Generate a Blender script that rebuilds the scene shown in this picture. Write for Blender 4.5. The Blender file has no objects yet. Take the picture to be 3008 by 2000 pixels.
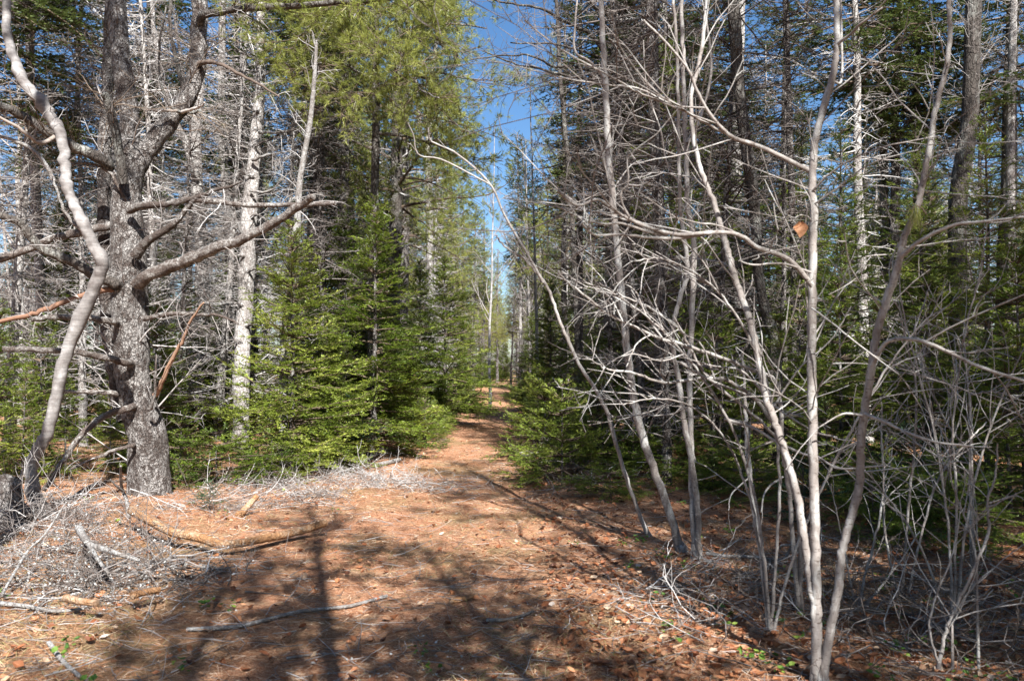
import bpy, math
import numpy as np
from mathutils import Vector

# ------------------------------------------------------------------ camera, sky, sun, exposure
S = bpy.context.scene
COL = S.collection
CAM_H, F_PX, HORIZON = 1.6, 2340.0, 1078.0          # source-photo pixels (3008 x 2000), 28 mm lens
TILT = math.atan((HORIZON - 1000.0) / F_PX)
cam_data = bpy.data.cameras.new("camera")
cam = bpy.data.objects.new("camera", cam_data)
COL.objects.link(cam)
cam_data.sensor_width, cam_data.lens = 36.0, 28.0
cam_data.clip_start, cam_data.clip_end = 0.05, 2000.0
cam.location = (0, 0, CAM_H)
cam.rotation_euler = (math.pi / 2 + TILT, 0, 0)
cam_data.dof.use_dof = True
cam_data.dof.focus_distance = 12.0
cam_data.dof.aperture_fstop = 3.5
S.camera = cam

SUN_EL, SUN_AZ = math.radians(43), math.radians(-16)   # the sun stands behind the camera, AZ to its left
world = bpy.data.worlds.new("World")
S.world = world
world.use_nodes = True
wn = world.node_tree.nodes
sky = wn.new("ShaderNodeTexSky")
sky.sky_type = 'NISHITA'
sky.sun_disc = False
sky.sun_elevation = SUN_EL
sky.sun_rotation = math.pi + SUN_AZ
sky.altitude = 400.0
sky.air_density = 1.0
sky.dust_density = 1.2
sky.ozone_density = 3.0
wn["Background"].inputs["Strength"].default_value = 0.056
hsv = wn.new("ShaderNodeHueSaturation")
hsv.inputs["Saturation"].default_value = 1.18
world.node_tree.links.new(sky.outputs[0], hsv.inputs["Color"])
world.node_tree.links.new(hsv.outputs[0], wn["Background"].inputs["Color"])

sun_data = bpy.data.lights.new("sun", 'SUN')
sun_data.energy = 5.0
sun_data.angle = math.radians(0.53)
sun_data.color = (1.0, 0.975, 0.94)
sun = bpy.data.objects.new("sun", sun_data)
COL.objects.link(sun)
_d = Vector((math.sin(SUN_AZ) * math.cos(SUN_EL), math.cos(SUN_AZ) * math.cos(SUN_EL), -math.sin(SUN_EL)))
sun.rotation_euler = _d.to_track_quat('-Z', 'Y').to_euler()
sun.location = (0, -30, 40)

S.view_settings.view_transform = 'Standard'
S.view_settings.look = 'None'
S.view_settings.exposure = 1.68
S.view_settings.gamma = 1.0
S.view_settings.use_curve_mapping = False
S.render.engine = 'CYCLES'
S.cycles.max_bounces = 6
S.cycles.diffuse_bounces = 1
S.cycles.glossy_bounces = 2
S.cycles.transmission_bounces = 3
S.cycles.transparent_max_bounces = 4
S.cycles.sample_clamp_indirect = 6.0
S.cycles.use_denoising = True

# ------------------------------------------------------------------ helpers
UP = np.array([0.0, 0.0, 1.0])


def rng_of(seed):
    return np.random.default_rng(seed)


def P(px, py, d):
    """World point that the photo shows at source pixel (px, py), d metres ahead."""
    u, v = (px - 1504.0) / F_PX, (1000.0 - py) / F_PX
    y, z = math.cos(TILT) - math.sin(TILT) * v, math.sin(TILT) + math.cos(TILT) * v
    return np.array([u * d / y, d, CAM_H + z * d / y])


def PX(px, d):
    return (px - 1504.0) / F_PX * d


def path_x(y):
    return -0.30 - 0.026 * y + 0.5 * np.sin(y * 0.035)


def ground_z(x, y):
    x, y = np.asarray(x, float), np.asarray(y, float)
    off = np.clip((np.abs(x - path_x(y)) - 1.0) / 2.5, 0, 1)
    n = (0.05 * np.sin(x * 1.7 + 0.6 * y + 1.0) * np.sin(y * 1.1 - 0.3 * x) + 0.09 * np.sin(0.55 * x + 0.3) * np.sin(0.43 * y + 1.9)
         + 0.25 * np.sin(0.09 * x + 1.2) * np.sin(0.07 * y + 0.4) * np.clip(np.hypot(x, y) / 40, 0, 1))
    small = 0.012 * np.sin(5.1 * x + 1.3 * y) * np.sin(4.3 * y - 2.0 * x) + 0.008 * np.sin(9.7 * x - 3 * y) * np.sin(8.1 * y + 2.2 * x)
    return n * (0.25 + 0.75 * off) + small + 0.10 * off * (x > path_x(y)) - 0.02 * np.exp(-((np.abs(x - path_x(y)) - 0.6) / 0.25) ** 2)


def unit(a):
    return a / np.maximum(np.linalg.norm(a, axis=-1, keepdims=True), 1e-9)


class MB:
    """Collects geometry and links it as one mesh object."""

    def __init__(self):
        self.V, self.Q, self.T, self.tint, self.n = [], [], [], [], 0

    def add(self, V, quads=None, tris=None, tint=0.5, mat=0):
        V = np.asarray(V, float).reshape(-1, 3)
        if quads is not None and len(quads):
            self.Q.append((np.asarray(quads, np.int64).reshape(-1, 4) + self.n, mat))
        if tris is not None and len(tris):
            self.T.append((np.asarray(tris, np.int64).reshape(-1, 3) + self.n, mat))
        self.V.append(V)
        self.tint.append(np.broadcast_to(np.asarray(tint, float), (len(V),)))
        self.n += len(V)

    def tubes(self, Pt, R, S=4, tint=0.5, mat=0, cap=False, rough=0.0, rng=None):
        Pt, R = np.asarray(Pt, float), np.asarray(R, float)
        N, K = R.shape
        if N == 0:
            return
        T = unit(np.gradient(Pt, axis=1))
        main = unit(Pt[:, -1] - Pt[:, 0])
        ax = np.eye(3)[np.argmin(np.abs(main), axis=1)]
        n1 = unit(np.cross(T, ax[:, None, :]))
        n2 = np.cross(T, n1)
        a = np.arange(S) / S * 2 * math.pi
        rr = R[:, :, None] * np.ones(S)
        if rough and rng is not None:
            f = np.zeros((N, K, S))
            kk = np.linspace(0, 1, K)[None, :, None] * np.linalg.norm(np.diff(Pt, axis=1), axis=-1).sum(1)[:, None, None]
            for i in range(9):
                m = rng.integers(1, 7)
                f += np.sin(m * a + rng.uniform(0, 6.3) + kk * rng.uniform(1, 22) * (1 if i % 2 else -1)) / 4.0
            rr = rr * (1 + rough * f)
        V = Pt[:, :, None, :] + rr[..., None] * (np.cos(a)[:, None] * n1[:, :, None, :] + np.sin(a)[:, None] * n2[:, :, None, :])
        base = (np.arange(N) * K * S)[:, None, None]
        k = (np.arange(K - 1) * S)[None, :, None]
        s = np.arange(S)[None, None, :]
        s2 = (s + 1) % S
        q = np.stack([base + k + s, base + k + s2, base + k + S + s2, base + k + S + s], -1)
        t = np.repeat(np.broadcast_to(np.asarray(tint, float), (N,)), K * S)
        self.add(V, quads=q, tint=t, mat=mat)
        if cap:
            for i in range(N):
                c = Pt[i, -1] + T[i, -1] * R[i, -1] * 0.3
                ring = V[i, -1]
                self.add(np.vstack([ring, c]), tris=[(j, (j + 1) % S, S) for j in range(S)], tint=0.95, mat=mat)

    def needles(self, rng, Pt, per_m, length, width, t0=0.0, tint=0.5, mat=0, lift=0.35, lean=0.75, spray=0.0):
        """Needles along both sides of shoots Pt (N,K,3); one thin triangle each."""
        N, K = Pt.shape[:2]
        L = np.linalg.norm(np.diff(Pt, axis=1), axis=-1).sum(1) * (1 - t0)
        cnt = np.maximum((L * per_m + rng.random(N)).astype(int), 1)
        idx = np.repeat(np.arange(N), cnt)
        t = t0 + (1 - t0) * rng.random(len(idx))
        pos, tan = sample(Pt, idx, t)
        side = unit(np.cross(tan, UP) + 1e-6)
        nrm = np.cross(side, tan)
        sg = np.where(rng.random(len(idx)) < 0.5, -1.0, 1.0)[:, None]
        d = unit(tan * lean + side * sg * rng.uniform(0.7, 1.0, (len(idx), 1)) + nrm * rng.normal(lift, 0.35 + spray, (len(idx), 1)))
        ln = length * rng.uniform(0.7, 1.2, (len(idx), 1))
        w = unit(np.cross(d, nrm + 0.4 * rng.normal(size=d.shape))) * width * 0.5
        V = np.stack([pos - w, pos + w, pos + d * ln], 1)
        tt = np.broadcast_to(np.asarray(tint, float), (N,))[idx]
        self.add(V, tris=np.arange(len(idx) * 3).reshape(-1, 3), tint=np.repeat(tt, 3), mat=mat)

    def mesh(self, name, mats, smooth=True):
        me = bpy.data.meshes.new(name)
        V = np.concatenate(self.V) if self.V else np.zeros((0, 3))
        me.vertices.add(len(V))
        me.vertices.foreach_set("co", V.astype(np.float32).ravel())
        loops, starts, mi, n = [], [], [], 0
        for lst, k in ((self.Q, 4), (self.T, 3)):
            for f, m in lst:
                loops.append(f.ravel())
                starts.append(n + np.arange(len(f)) * k)
                mi.append(np.full(len(f), m))
                n += len(f) * k
        loops, starts, mi = np.concatenate(loops), np.concatenate(starts), np.concatenate(mi)
        me.loops.add(n)
        me.loops.foreach_set("vertex_index", loops.astype(np.int32))
        me.polygons.add(len(starts))
        me.polygons.foreach_set("loop_start", starts.astype(np.int32))
        me.polygons.foreach_set("material_index", mi.astype(np.int32))
        me.polygons.foreach_set("use_smooth", np.full(len(starts), smooth))
        at = me.attributes.new("tint", 'FLOAT', 'POINT')
        at.data.foreach_set("value", np.concatenate(self.tint).astype(np.float32))
        for m in (mats if isinstance(mats, (list, tuple)) else [mats]):
            me.materials.append(m)
        me.update(calc_edges=True)
        return me

    def build(self, name, mats, parent=None, smooth=True, kind=None, origin=None):
        if origin is not None:
            self.V = [v - np.asarray(origin) for v in self.V]
        o = bpy.data.objects.new(name, self.mesh(name, mats, smooth))
        COL.objects.link(o)
        if parent is not None:
            o.parent = parent
        elif origin is not None:
            o.location = origin
        if kind:
            o["kind"] = kind
        return o


def sample(Pt, idx, t):
    K = Pt.shape[1]
    f = np.clip(t, 0, 0.9999) * (K - 1)
    i = f.astype(int)
    u = (f - i)[:, None]
    a, b = Pt[idx, i], Pt[idx, i + 1]
    return a * (1 - u) + b * u, unit(b - a)


def grow(rng, Pt, idx, t, L, ang, K=4, wander=0.12, grav=0.0, r0=0.01, r1=0.002, planar=False, az=None, sign=None, curl=None):
    """Child shoots on parents Pt[idx] at t; az given: absolute azimuth and ang = elevation above level."""
    n = len(idx)
    pos, tan = sample(Pt, idx, t)
    ang = np.broadcast_to(np.asarray(ang, float), (n,))[:, None]
    if az is not None:
        d = np.concatenate([np.cos(az)[:, None] * np.cos(ang), np.sin(az)[:, None] * np.cos(ang), np.sin(ang)], 1)
    else:
        if planar:
            s = np.where(rng.random(n) < 0.5, -1.0, 1.0) if sign is None else sign
            perp = unit(np.cross(tan, UP) + 1e-6) * s[:, None] + 0.22 * rng.normal(size=(n, 3))
        else:
            perp = rng.normal(size=(n, 3))
        perp = unit(perp - (perp * tan).sum(-1, keepdims=True) * tan)
        d = tan * np.cos(ang) + perp * np.sin(ang)
    L = np.broadcast_to(np.asarray(L, float), (n,))
    step = (L / (K - 1))[:, None]
    out = [pos]
    drift = rng.normal(size=(n, 3)) * wander * 0.5
    for k in range(K - 1):
        g = grav if curl is None else grav + curl * (k / max(K - 2, 1))
        d = unit(d + rng.normal(size=(n, 3)) * wander + drift + UP * g)
        pos = pos + d * step
        out.append(pos)
    Pn = np.stack(out, 1)
    r0 = np.broadcast_to(np.asarray(r0, float), (n,))[:, None]
    r1 = np.broadcast_to(np.asarray(r1, float), (n,))[:, None]
    R = r0 + (r1 - r0) * np.linspace(0, 1, K)[None]
    return Pn, R


def per_parent(rng, counts):
    counts = np.maximum(np.asarray(counts, int), 0)
    return np.repeat(np.arange(len(counts)), counts)


def lengths(Pt):
    return np.linalg.norm(np.diff(Pt, axis=1), axis=-1).sum(1)


def smooth_curve(pts, n):
    """Catmull-Rom through pts, n points evenly by parameter."""
    p = np.asarray(pts, float)
    p = np.vstack([2 * p[0] - p[1], p, 2 * p[-1] - p[-2]])
    m = len(p) - 3
    t = np.linspace(0, m - 1e-6, n)
    i = t.astype(int)
    u = (t - i)[:, None]
    a, b, c, d = p[i], p[i + 1], p[i + 2], p[i + 3]
    return 0.5 * (2 * b + (c - a) * u + (2 * a - 5 * b + 4 * c - d) * u ** 2 + (3 * b - a - 3 * c + d) * u ** 3)


def tag(o, label=None, cat=None, group=None, kind=None):
    if label:
        o["label"] = label
    if cat:
        o["category"] = cat
    if group:
        o["group"] = group
    if kind:
        o["kind"] = kind
    return o


def thing(name, label, cat, loc=(0, 0, 0), rotz=0.0, group=None, scale=1.0):
    o = bpy.data.objects.new(name, None)
    o.empty_display_size = 0.2
    COL.objects.link(o)
    o.location = loc
    o.rotation_euler = (0, 0, rotz)
    o.scale = (scale,) * 3 if np.isscalar(scale) else scale
    return tag(o, label, cat, group)


# ------------------------------------------------------------------ materials
class Nodes:
    def __init__(self, name):
        self.m = bpy.data.materials.new(name)
        self.m.use_nodes = True
        self.t = self.m.node_tree
        self.b = self.t.nodes["Principled BSDF"]
        self.out = self.t.nodes["Material Output"]
        self.b.inputs["Specular IOR Level"].default_value = 0.25

    def n(self, kind, **kw):
        x = self.t.nodes.new(kind)
        for k, v in kw.items():
            setattr(x, k, v)
        return x

    def link(self, a, b):
        self.t.links.new(a, b)

    def val(self, sock, v):
        if hasattr(v, "links"):
            self.link(v, sock)
        else:
            sock.default_value = v

    def coords(self, scale=(1, 1, 1), which="Object"):
        c, mp = self.n("ShaderNodeTexCoord"), self.n("ShaderNodeMapping")
        mp.inputs["Scale"].default_value = scale
        self.link(c.outputs[which], mp.inputs["Vector"])
        return mp.outputs[0]

    def noise(self, vec, scale, detail=4, rough=0.6, dist=0.0):
        x = self.n("ShaderNodeTexNoise")
        self.link(vec, x.inputs["Vector"])
        x.inputs["Scale"].default_value = scale
        x.inputs["Detail"].default_value = detail
        x.inputs["Roughness"].default_value = rough
        x.inputs["Distortion"].default_value = dist
        return x.outputs["Fac"]

    def ramp(self, fac, stops, interp='LINEAR'):
        x = self.n("ShaderNodeValToRGB")
        x.color_ramp.interpolation = interp
        e = x.color_ramp.elements
        while len(e) < len(stops):
            e.new(0.5)
        for i, (p, c) in enumerate(stops):
            e[i].position = p
            e[i].color = (*c, 1) if len(c) == 3 else c
        self.link(fac, x.inputs["Fac"])
        return x.outputs["Color"]

    def mix(self, fac, a, b, mode='MIX'):
        x = self.n("ShaderNodeMix", data_type='RGBA', blend_type=mode)
        self.val(x.inputs[0], fac)
        self.val(x.inputs[6], a if hasattr(a, "links") else (*a, 1))
        self.val(x.inputs[7], b if hasattr(b, "links") else (*b, 1))
        return x.outputs[2]

    def math(self, op, a, b=0.0):
        x = self.n("ShaderNodeMath", operation=op)
        self.val(x.inputs[0], a)
        self.val(x.inputs[1], b)
        return x.outputs[0]

    def attr(self, name="tint"):
        x = self.n("ShaderNodeAttribute", attribute_name=name)
        return x.outputs["Fac"]

    def rand(self):
        return self.n("ShaderNodeObjectInfo").outputs["Random"]

    def bump(self, h, strength=0.5, dist=0.01):
        x = self.n("ShaderNodeBump")
        x.inputs["Strength"].default_value = strength
        x.inputs["Distance"].default_value = dist
        self.link(h, x.inputs["Height"])
        self.link(x.outputs[0], self.b.inputs["Normal"])

    def done(self, color, rough=0.85, translucent=0.0, spec=0.25):
        self.b.inputs["Specular IOR Level"].default_value = spec
        self.val(self.b.inputs["Base Color"], color if hasattr(color, "links") else (*color, 1))
        self.val(self.b.inputs["Roughness"], rough)
        if translucent:
            tr, mx = self.n("ShaderNodeBsdfTranslucent"), self.n("ShaderNodeMixShader")
            self.val(tr.inputs["Color"], color if hasattr(color, "links") else (*color, 1))
            mx.inputs[0].default_value = translucent
            self.link(self.b.outputs[0], mx.inputs[1])
            self.link(tr.outputs[0], mx.inputs[2])
            self.link(mx.outputs[0], self.out.inputs["Surface"])
        return self.m


def bark_material(name, dark, mid, lichen, flake=26.0, amount=0.5, stretch=0.45, depth=0.02):
    k = Nodes(name)
    v = k.coords((1, 1, stretch))
    vor = k.n("ShaderNodeTexVoronoi", feature='DISTANCE_TO_EDGE')
    nz = k.n("ShaderNodeTexNoise")
    k.link(v, nz.inputs["Vector"])
    nz.inputs["Scale"].default_value = flake * 0.7
    nz.inputs["Detail"].default_value = 4
    va = k.n("ShaderNodeVectorMath", operation='MULTIPLY_ADD')
    k.link(nz.outputs["Color"], va.inputs[0])
    va.inputs[1].default_value = (2.2 / flake,) * 3
    k.link(v, va.inputs[2])
    k.link(va.outputs[0], vor.inputs["Vector"])
    vor.inputs["Scale"].default_value = flake
    crack = k.ramp(vor.outputs["Distance"], [(0.0, (0, 0, 0)), (0.22, (1, 1, 1))])
    n1, n2 = k.noise(v, 34, 6, 0.7), k.noise(v, 4.5, 5, 0.65)
    base = k.mix(n1, dark, mid)
    patch = k.ramp(n2, [(0.62 - 0.3 * amount, (0, 0, 0)), (0.72 - 0.25 * amount, (1, 1, 1))])
    lich = k.mix(k.noise(v, 60, 3, 0.7), tuple(0.55 * c for c in lichen), lichen)
    speck = k.ramp(k.noise(v, 22, 5, 0.75), [(0.42, (0, 0, 0)), (0.56, (1, 1, 1))])
    col = k.mix(k.math('MULTIPLY', patch, speck), base, lich)
    col = k.mix(crack, k.mix(0.42, col, dark), col)
    tone = k.math('ADD', k.math('MULTIPLY', k.rand(), 0.5), 0.75)
    col = k.mix(1.0, col, k.ramp(tone, [(0, (0, 0, 0)), (1, (1, 1, 1))]), 'MULTIPLY')
    k.bump(k.math('ADD', k.math('MULTIPLY', crack, 0.7), n1), 0.8, depth)
    return k.done(col, 0.9)


def wood_material(name, c0, c1, c2, scale=14.0, stretch=(1, 1, 1)):
    k = Nodes(name)
    v = k.coords(stretch)
    t = k.attr()
    f = k.math('ADD', k.math('MULTIPLY', t, 0.55), k.math('MULTIPLY', k.noise(v, scale, 5, 0.7), 0.45))
    f = k.math('ADD', f, k.math('MULTIPLY', k.math('SUBTRACT', k.rand(), 0.5), 0.22))
    k.bump(k.noise(v, scale * 4, 3, 0.6), 0.4, 0.005)
    return k.done(k.ramp(f, [(0.25, c0), (0.52, c1), (0.82, c2)]), 0.85)


def leaf_material(name, stops, translucent=0.3, rough=0.55, vary=0.35, spec=0.25):
    k = Nodes(name)
    v = k.coords()
    f = k.math('ADD', k.math('MULTIPLY', k.attr(), 1 - vary), k.math('MULTIPLY', k.rand(), vary * 0.6))
    f = k.math('ADD', f, k.math('MULTIPLY', k.math('SUBTRACT', k.noise(v, 2.3, 2), 0.5), 0.5))
    return k.done(k.ramp(f, stops), rough, translucent, spec)


M = {}
M['bark_spruce'] = bark_material("spruce_bark", (0.03, 0.023, 0.02), (0.13, 0.10, 0.085), (0.46, 0.435, 0.41), 30, 0.78, 0.6, 0.06)
M['bark_pale'] = bark_material("pale_bark", (0.085, 0.07, 0.062), (0.34, 0.305, 0.28), (0.62, 0.60, 0.57), 26, 0.85, 0.6, 0.015)
M['bark_dark'] = bark_material("dark_bark", (0.035, 0.03, 0.026), (0.13, 0.11, 0.095), (0.33, 0.33, 0.30), 22, 0.45, 0.4, 0.03)
M['bark_limb'] = bark_material("limb_bark", (0.045, 0.033, 0.028), (0.165, 0.13, 0.11), (0.47, 0.45, 0.42), 40, 0.6, 1.0, 0.015)
M['dead_wood'] = wood_material("dead_twig_wood", (0.09, 0.072, 0.062), (0.26, 0.235, 0.22), (0.53, 0.515, 0.50), 9)
M['dark_twig'] = wood_material("dark_twig_wood", (0.05, 0.04, 0.035), (0.125, 0.105, 0.095), (0.30, 0.28, 0.26), 9)
M['limb_wood'] = wood_material("limb_wood", (0.10, 0.075, 0.06), (0.24, 0.20, 0.17), (0.45, 0.42, 0.39), 16)
M['red_wood'] = wood_material("bare_red_wood", (0.09, 0.05, 0.035), (0.22, 0.12, 0.075), (0.40, 0.28, 0.20), 18)
M['fallen_wood'] = bark_material("peeled_wood", (0.15, 0.075, 0.04), (0.47, 0.25, 0.11), (0.52, 0.38, 0.26), 26, 0.55, 1.0, 0.012)
M['grey_wood'] = bark_material("weathered_wood", (0.10, 0.085, 0.075), (0.27, 0.245, 0.225), (0.48, 0.475, 0.46), 44, 0.75, 1.0, 0.01)
M['twig_wood'] = wood_material("fir_twig_wood", (0.07, 0.05, 0.035), (0.15, 0.11, 0.08), (0.24, 0.2, 0.16), 12)

k = Nodes("smooth_grey_bark")
v = k.coords((1, 1, 1))
vb = k.coords((5, 5, 46))
base = k.ramp(k.math('ADD', k.math('MULTIPLY', k.attr(), 0.3), k.math('MULTIPLY', k.noise(v, 7, 5, 0.65), 0.7)),
              [(0.3, (0.07, 0.055, 0.05)), (0.5, (0.21, 0.195, 0.185)), (0.68, (0.42, 0.41, 0.40))])
band = k.ramp(k.noise(vb, 1.0, 3, 0.6), [(0.38, (0.74, 0.74, 0.74)), (0.58, (1, 1, 1))])
k.bump(k.noise(vb, 1.0, 4, 0.6), 0.3, 0.01)
M['bark_smooth'] = k.done(k.mix(1.0, base, band, 'MULTIPLY'), 0.75)
k = Nodes("sapling_bark")
v = k.coords((1, 1, 0.45))
base = k.ramp(k.math('ADD', k.math('MULTIPLY', k.attr(), 0.45), k.math('MULTIPLY', k.noise(v, 26, 6, 0.7), 0.55)),
              [(0.25, (0.095, 0.075, 0.066)), (0.45, (0.21, 0.185, 0.168)), (0.7, (0.37, 0.345, 0.325))])
pale = k.ramp(k.noise(v, 9, 5, 0.7, 0.4), [(0.48, (0, 0, 0)), (0.6, (0.85, 0.85, 0.85))])
base = k.mix(pale, base, k.mix(k.noise(v, 80, 2), (0.27, 0.27, 0.25), (0.50, 0.49, 0.47)))
lent = k.ramp(k.noise(k.coords((30, 30, 120)), 1.0, 2, 0.5), [(0.60, (1, 1, 1)), (0.68, (0.45, 0.4, 0.37))])
base = k.mix(1.0, base, lent, 'MULTIPLY')
k.bump(k.noise(v, 60, 4, 0.6), 0.5, 0.006)
M['bark_sapling'] = k.done(base, 0.7)

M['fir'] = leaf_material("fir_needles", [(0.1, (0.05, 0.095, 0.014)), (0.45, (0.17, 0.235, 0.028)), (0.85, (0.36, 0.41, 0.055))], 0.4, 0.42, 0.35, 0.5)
M['fir_sunlit'] = leaf_material("sunlit_fir_needles", [(0.1, (0.08, 0.13, 0.02)), (0.45, (0.24, 0.31, 0.045)), (0.85, (0.44, 0.48, 0.09))], 0.4, 0.42, 0.35, 0.5)  # lighter green copy of the fir needles, with sunlight put into the colour
M['fir_blue'] = leaf_material("blue_fir_needles", [(0.1, (0.03, 0.06, 0.03)), (0.5, (0.07, 0.13, 0.06)), (0.9, (0.14, 0.22, 0.11))], 0.3, 0.5)
M['spruce'] = leaf_material("spruce_needles", [(0.1, (0.035, 0.055, 0.018)), (0.5, (0.085, 0.115, 0.03)), (0.9, (0.16, 0.18, 0.05))], 0.35, 0.5)
M['pine'] = leaf_material("pine_needles", [(0.1, (0.11, 0.14, 0.025)), (0.45, (0.29, 0.31, 0.07)), (0.85, (0.48, 0.47, 0.14))], 0.45, 0.4, 0.35, 0.5)

# ground: fallen needles, orange to straw, with greenish and dark patches
k = Nodes("needle_floor")
v = k.coords((1, 1, 1))
va = k.coords((2.2, 6.0, 1))
big = k.noise(v, 0.55, 4, 0.6)
midn = k.noise(v, 3.2, 5, 0.7, 0.6)
fine = k.noise(va, 18, 5, 0.75, 0.8)
c = k.ramp(fine, [(0.34, (0.05, 0.024, 0.017)), (0.42, (0.21, 0.083, 0.04)), (0.52, (0.41, 0.19, 0.095)), (0.65, (0.60, 0.43, 0.31))])
c = k.mix(k.ramp(midn, [(0.5, (0, 0, 0)), (0.68, (0.75, 0.75, 0.75))]), c, k.mix(fine, (0.16, 0.10, 0.06), (0.46, 0.33, 0.20)))
c = k.mix(k.ramp(big, [(0.5, (0, 0, 0)), (0.62, (0.45, 0.45, 0.45))]), c, k.mix(fine, (0.05, 0.055, 0.018), (0.24, 0.20, 0.09)))
k.bump(k.math('ADD', fine, k.math('MULTIPLY', midn, 0.8)), 0.8, 0.03)
M['ground'] = k.done(c, 0.95)
M['litter'] = leaf_material("dead_leaves", [(0.0, (0.08, 0.035, 0.022)), (0.3, (0.25, 0.09, 0.04)), (0.6, (0.40, 0.18, 0.085)), (0.85, (0.48, 0.35, 0.24)), (1.0, (0.56, 0.49, 0.43))], 0.2, 0.6, 0.05)
M['needle_litter'] = leaf_material("dead_needles", [(0.0, (0.11, 0.048, 0.025)), (0.4, (0.34, 0.145, 0.065)), (0.7, (0.49, 0.31, 0.18)), (1.0, (0.64, 0.53, 0.42))], 0.15, 0.5, 0.05)
M['dry_grass'] = leaf_material("dry_grass_blades", [(0.0, (0.10, 0.10, 0.03)), (0.4, (0.25, 0.21, 0.08)), (1.0, (0.55, 0.45, 0.27))], 0.3, 0.6, 0.05)
M['sprig'] = leaf_material("green_sprigs", [(0.0, (0.04, 0.09, 0.02)), (0.5, (0.10, 0.20, 0.035)), (1.0, (0.26, 0.34, 0.06))], 0.35, 0.5, 0.05)
M['lichen'] = leaf_material("pale_lichen", [(0.0, (0.20, 0.20, 0.18)), (0.5, (0.38, 0.385, 0.37)), (1.0, (0.62, 0.63, 0.62))], 0.1, 0.9, 0.05)

# ------------------------------------------------------------------ ground
def axis(lo, hi, near, n):
    t = np.linspace(-1, 1, n)
    s = np.sinh(t * near) / np.sinh(near)
    return np.where(s < 0, -lo * s, hi * s)


gx = axis(-160, 160, 5.2, 220)
gy = axis(-60, 300, 5.6, 250) + 6
X, Y = np.meshgrid(gx, gy)
Z = ground_z(X, Y)
nx, ny = len(gx), len(gy)
i = (np.arange(ny - 1)[:, None] * nx + np.arange(nx - 1)[None]).ravel()
g = MB()
g.add(np.stack([X, Y, Z], -1), quads=np.stack([i, i + 1, i + nx + 1, i + nx], 1))
tag(g.build("ground", M['ground']), kind="structure", label="forest floor of rust orange needles and dry leaves")


# ------------------------------------------------------------------ tree prototypes: lists of (part name, mesh, kind)
def wavy_trunk(rng, H, K=14, lean=0.02, wob=0.02, below=0.25):
    z = np.linspace(-below, H, K)
    w = np.cumsum(rng.normal(size=(K, 2)), 0) * wob * H / K
    w -= w[1]
    l = rng.normal(size=2) * lean
    return np.stack([w[:, 0] + l[0] * z, w[:, 1] + l[1] * z, z], 1)[None]


def trunk_mesh(rng, Pt, r0, r1, mat, S=9, K=26, flare=0.35, name="trunk", rough=0.05):
    c = smooth_curve(Pt[0], K)
    t = np.linspace(0, 1, K)
    R = (r0 + (r1 - r0) * t ** 0.9) * (1 + flare * np.exp(-t * K * 0.55))
    m = MB()
    m.tubes(c[None], R[None], S, rng.random(1), rough=rough, rng=rng)
    return ("trunk", m.mesh(name, mat), None)


def fir_crown(rng, Pt, H, W, z0, n_branch, el0=0.0, el1=0.9, power=0.8, sec=0.07, ter=0.06, per_m=190, nl=0.022, nw=0.005,
              wood=True, drop=0.0, gap=0.0, shape_noise=0.25):
    """Flat whorled sprays of a fir or spruce from height share z0 up."""
    m = MB()
    t = z0 + (0.985 - z0) * np.sort(rng.random(n_branch)) ** 0.92
    t = np.round(t * H / 0.17) * 0.17 / H + rng.normal(size=n_branch) * 0.006
    t = np.clip(t, z0, 0.985)
    rel = (t - z0) / (1 - z0)
    az = rng.uniform(0, 2 * math.pi, n_branch)
    lob = 1 + shape_noise * np.sin(az * 2 + rng.uniform(0, 6)) * np.sin(rel * 5 + rng.uniform(0, 6))
    L = (W * (1 - rel) ** power * rng.uniform(0.65, 1.1, n_branch) * lob + 0.09)
    tt = np.clip((t * H + 0.25) / (H + 0.25), 0, 1)
    B, RB = grow(rng, Pt, np.zeros(n_branch, int), tt, L, el0 + (el1 - el0) * rel ** 1.6 + rng.normal(size=n_branch) * 0.12, 7, 0.06, -0.06 - drop,
                 0.006 + 0.008 * L, 0.0015, az=az, curl=0.13 + drop)
    tintB = np.clip(rng.normal(0.45, 0.16, n_branch), 0, 1)
    idx = per_parent(rng, L / sec * (1 - 0.35 * gap) + 1)
    ts = 0.16 + 0.82 * rng.random(len(idx))
    L2 = (0.46 * L[idx] * (1 - ts) ** 0.8 + 0.05) * rng.uniform(0.6, 1.15, len(idx))
    C, RC = grow(rng, B, idx, ts, L2, 0.9 + rng.normal(size=len(idx)) * 0.12, 4, 0.07, 0.0, 0.003, 0.001, planar=True)
    tintC = np.clip(tintB[idx] + rng.normal(size=len(idx)) * 0.10 + 0.12 * (ts - 0.5), 0, 1)
    idx2 = per_parent(rng, np.where(L2 > 0.11, L2 / ter, 0))
    ts2 = 0.15 + 0.8 * rng.random(len(idx2))
    L3 = (0.42 * L2[idx2] * (1 - ts2) + 0.03) * rng.uniform(0.7, 1.2, len(idx2))
    D, RD = grow(rng, C, idx2, ts2, L3, 0.85, 3, 0.06, 0.0, 0.002, 0.001, planar=True)
    tintD = np.clip(tintC[idx2] + rng.normal(size=len(idx2)) * 0.08 + 0.08, 0, 1)
    if wood:
        m.tubes(B, RB, 4, tintB * 0.6, 1)
        m.tubes(C, RC, 3, tintC * 0.6, 1)
    m.needles(rng, B, per_m, nl, nw, 0.35, tintB)
    m.needles(rng, C, per_m, nl, nw, 0.05, tintC)
    if len(idx2):
        m.needles(rng, D, per_m, nl, nw, 0.0, tintD)
    return m


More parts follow.
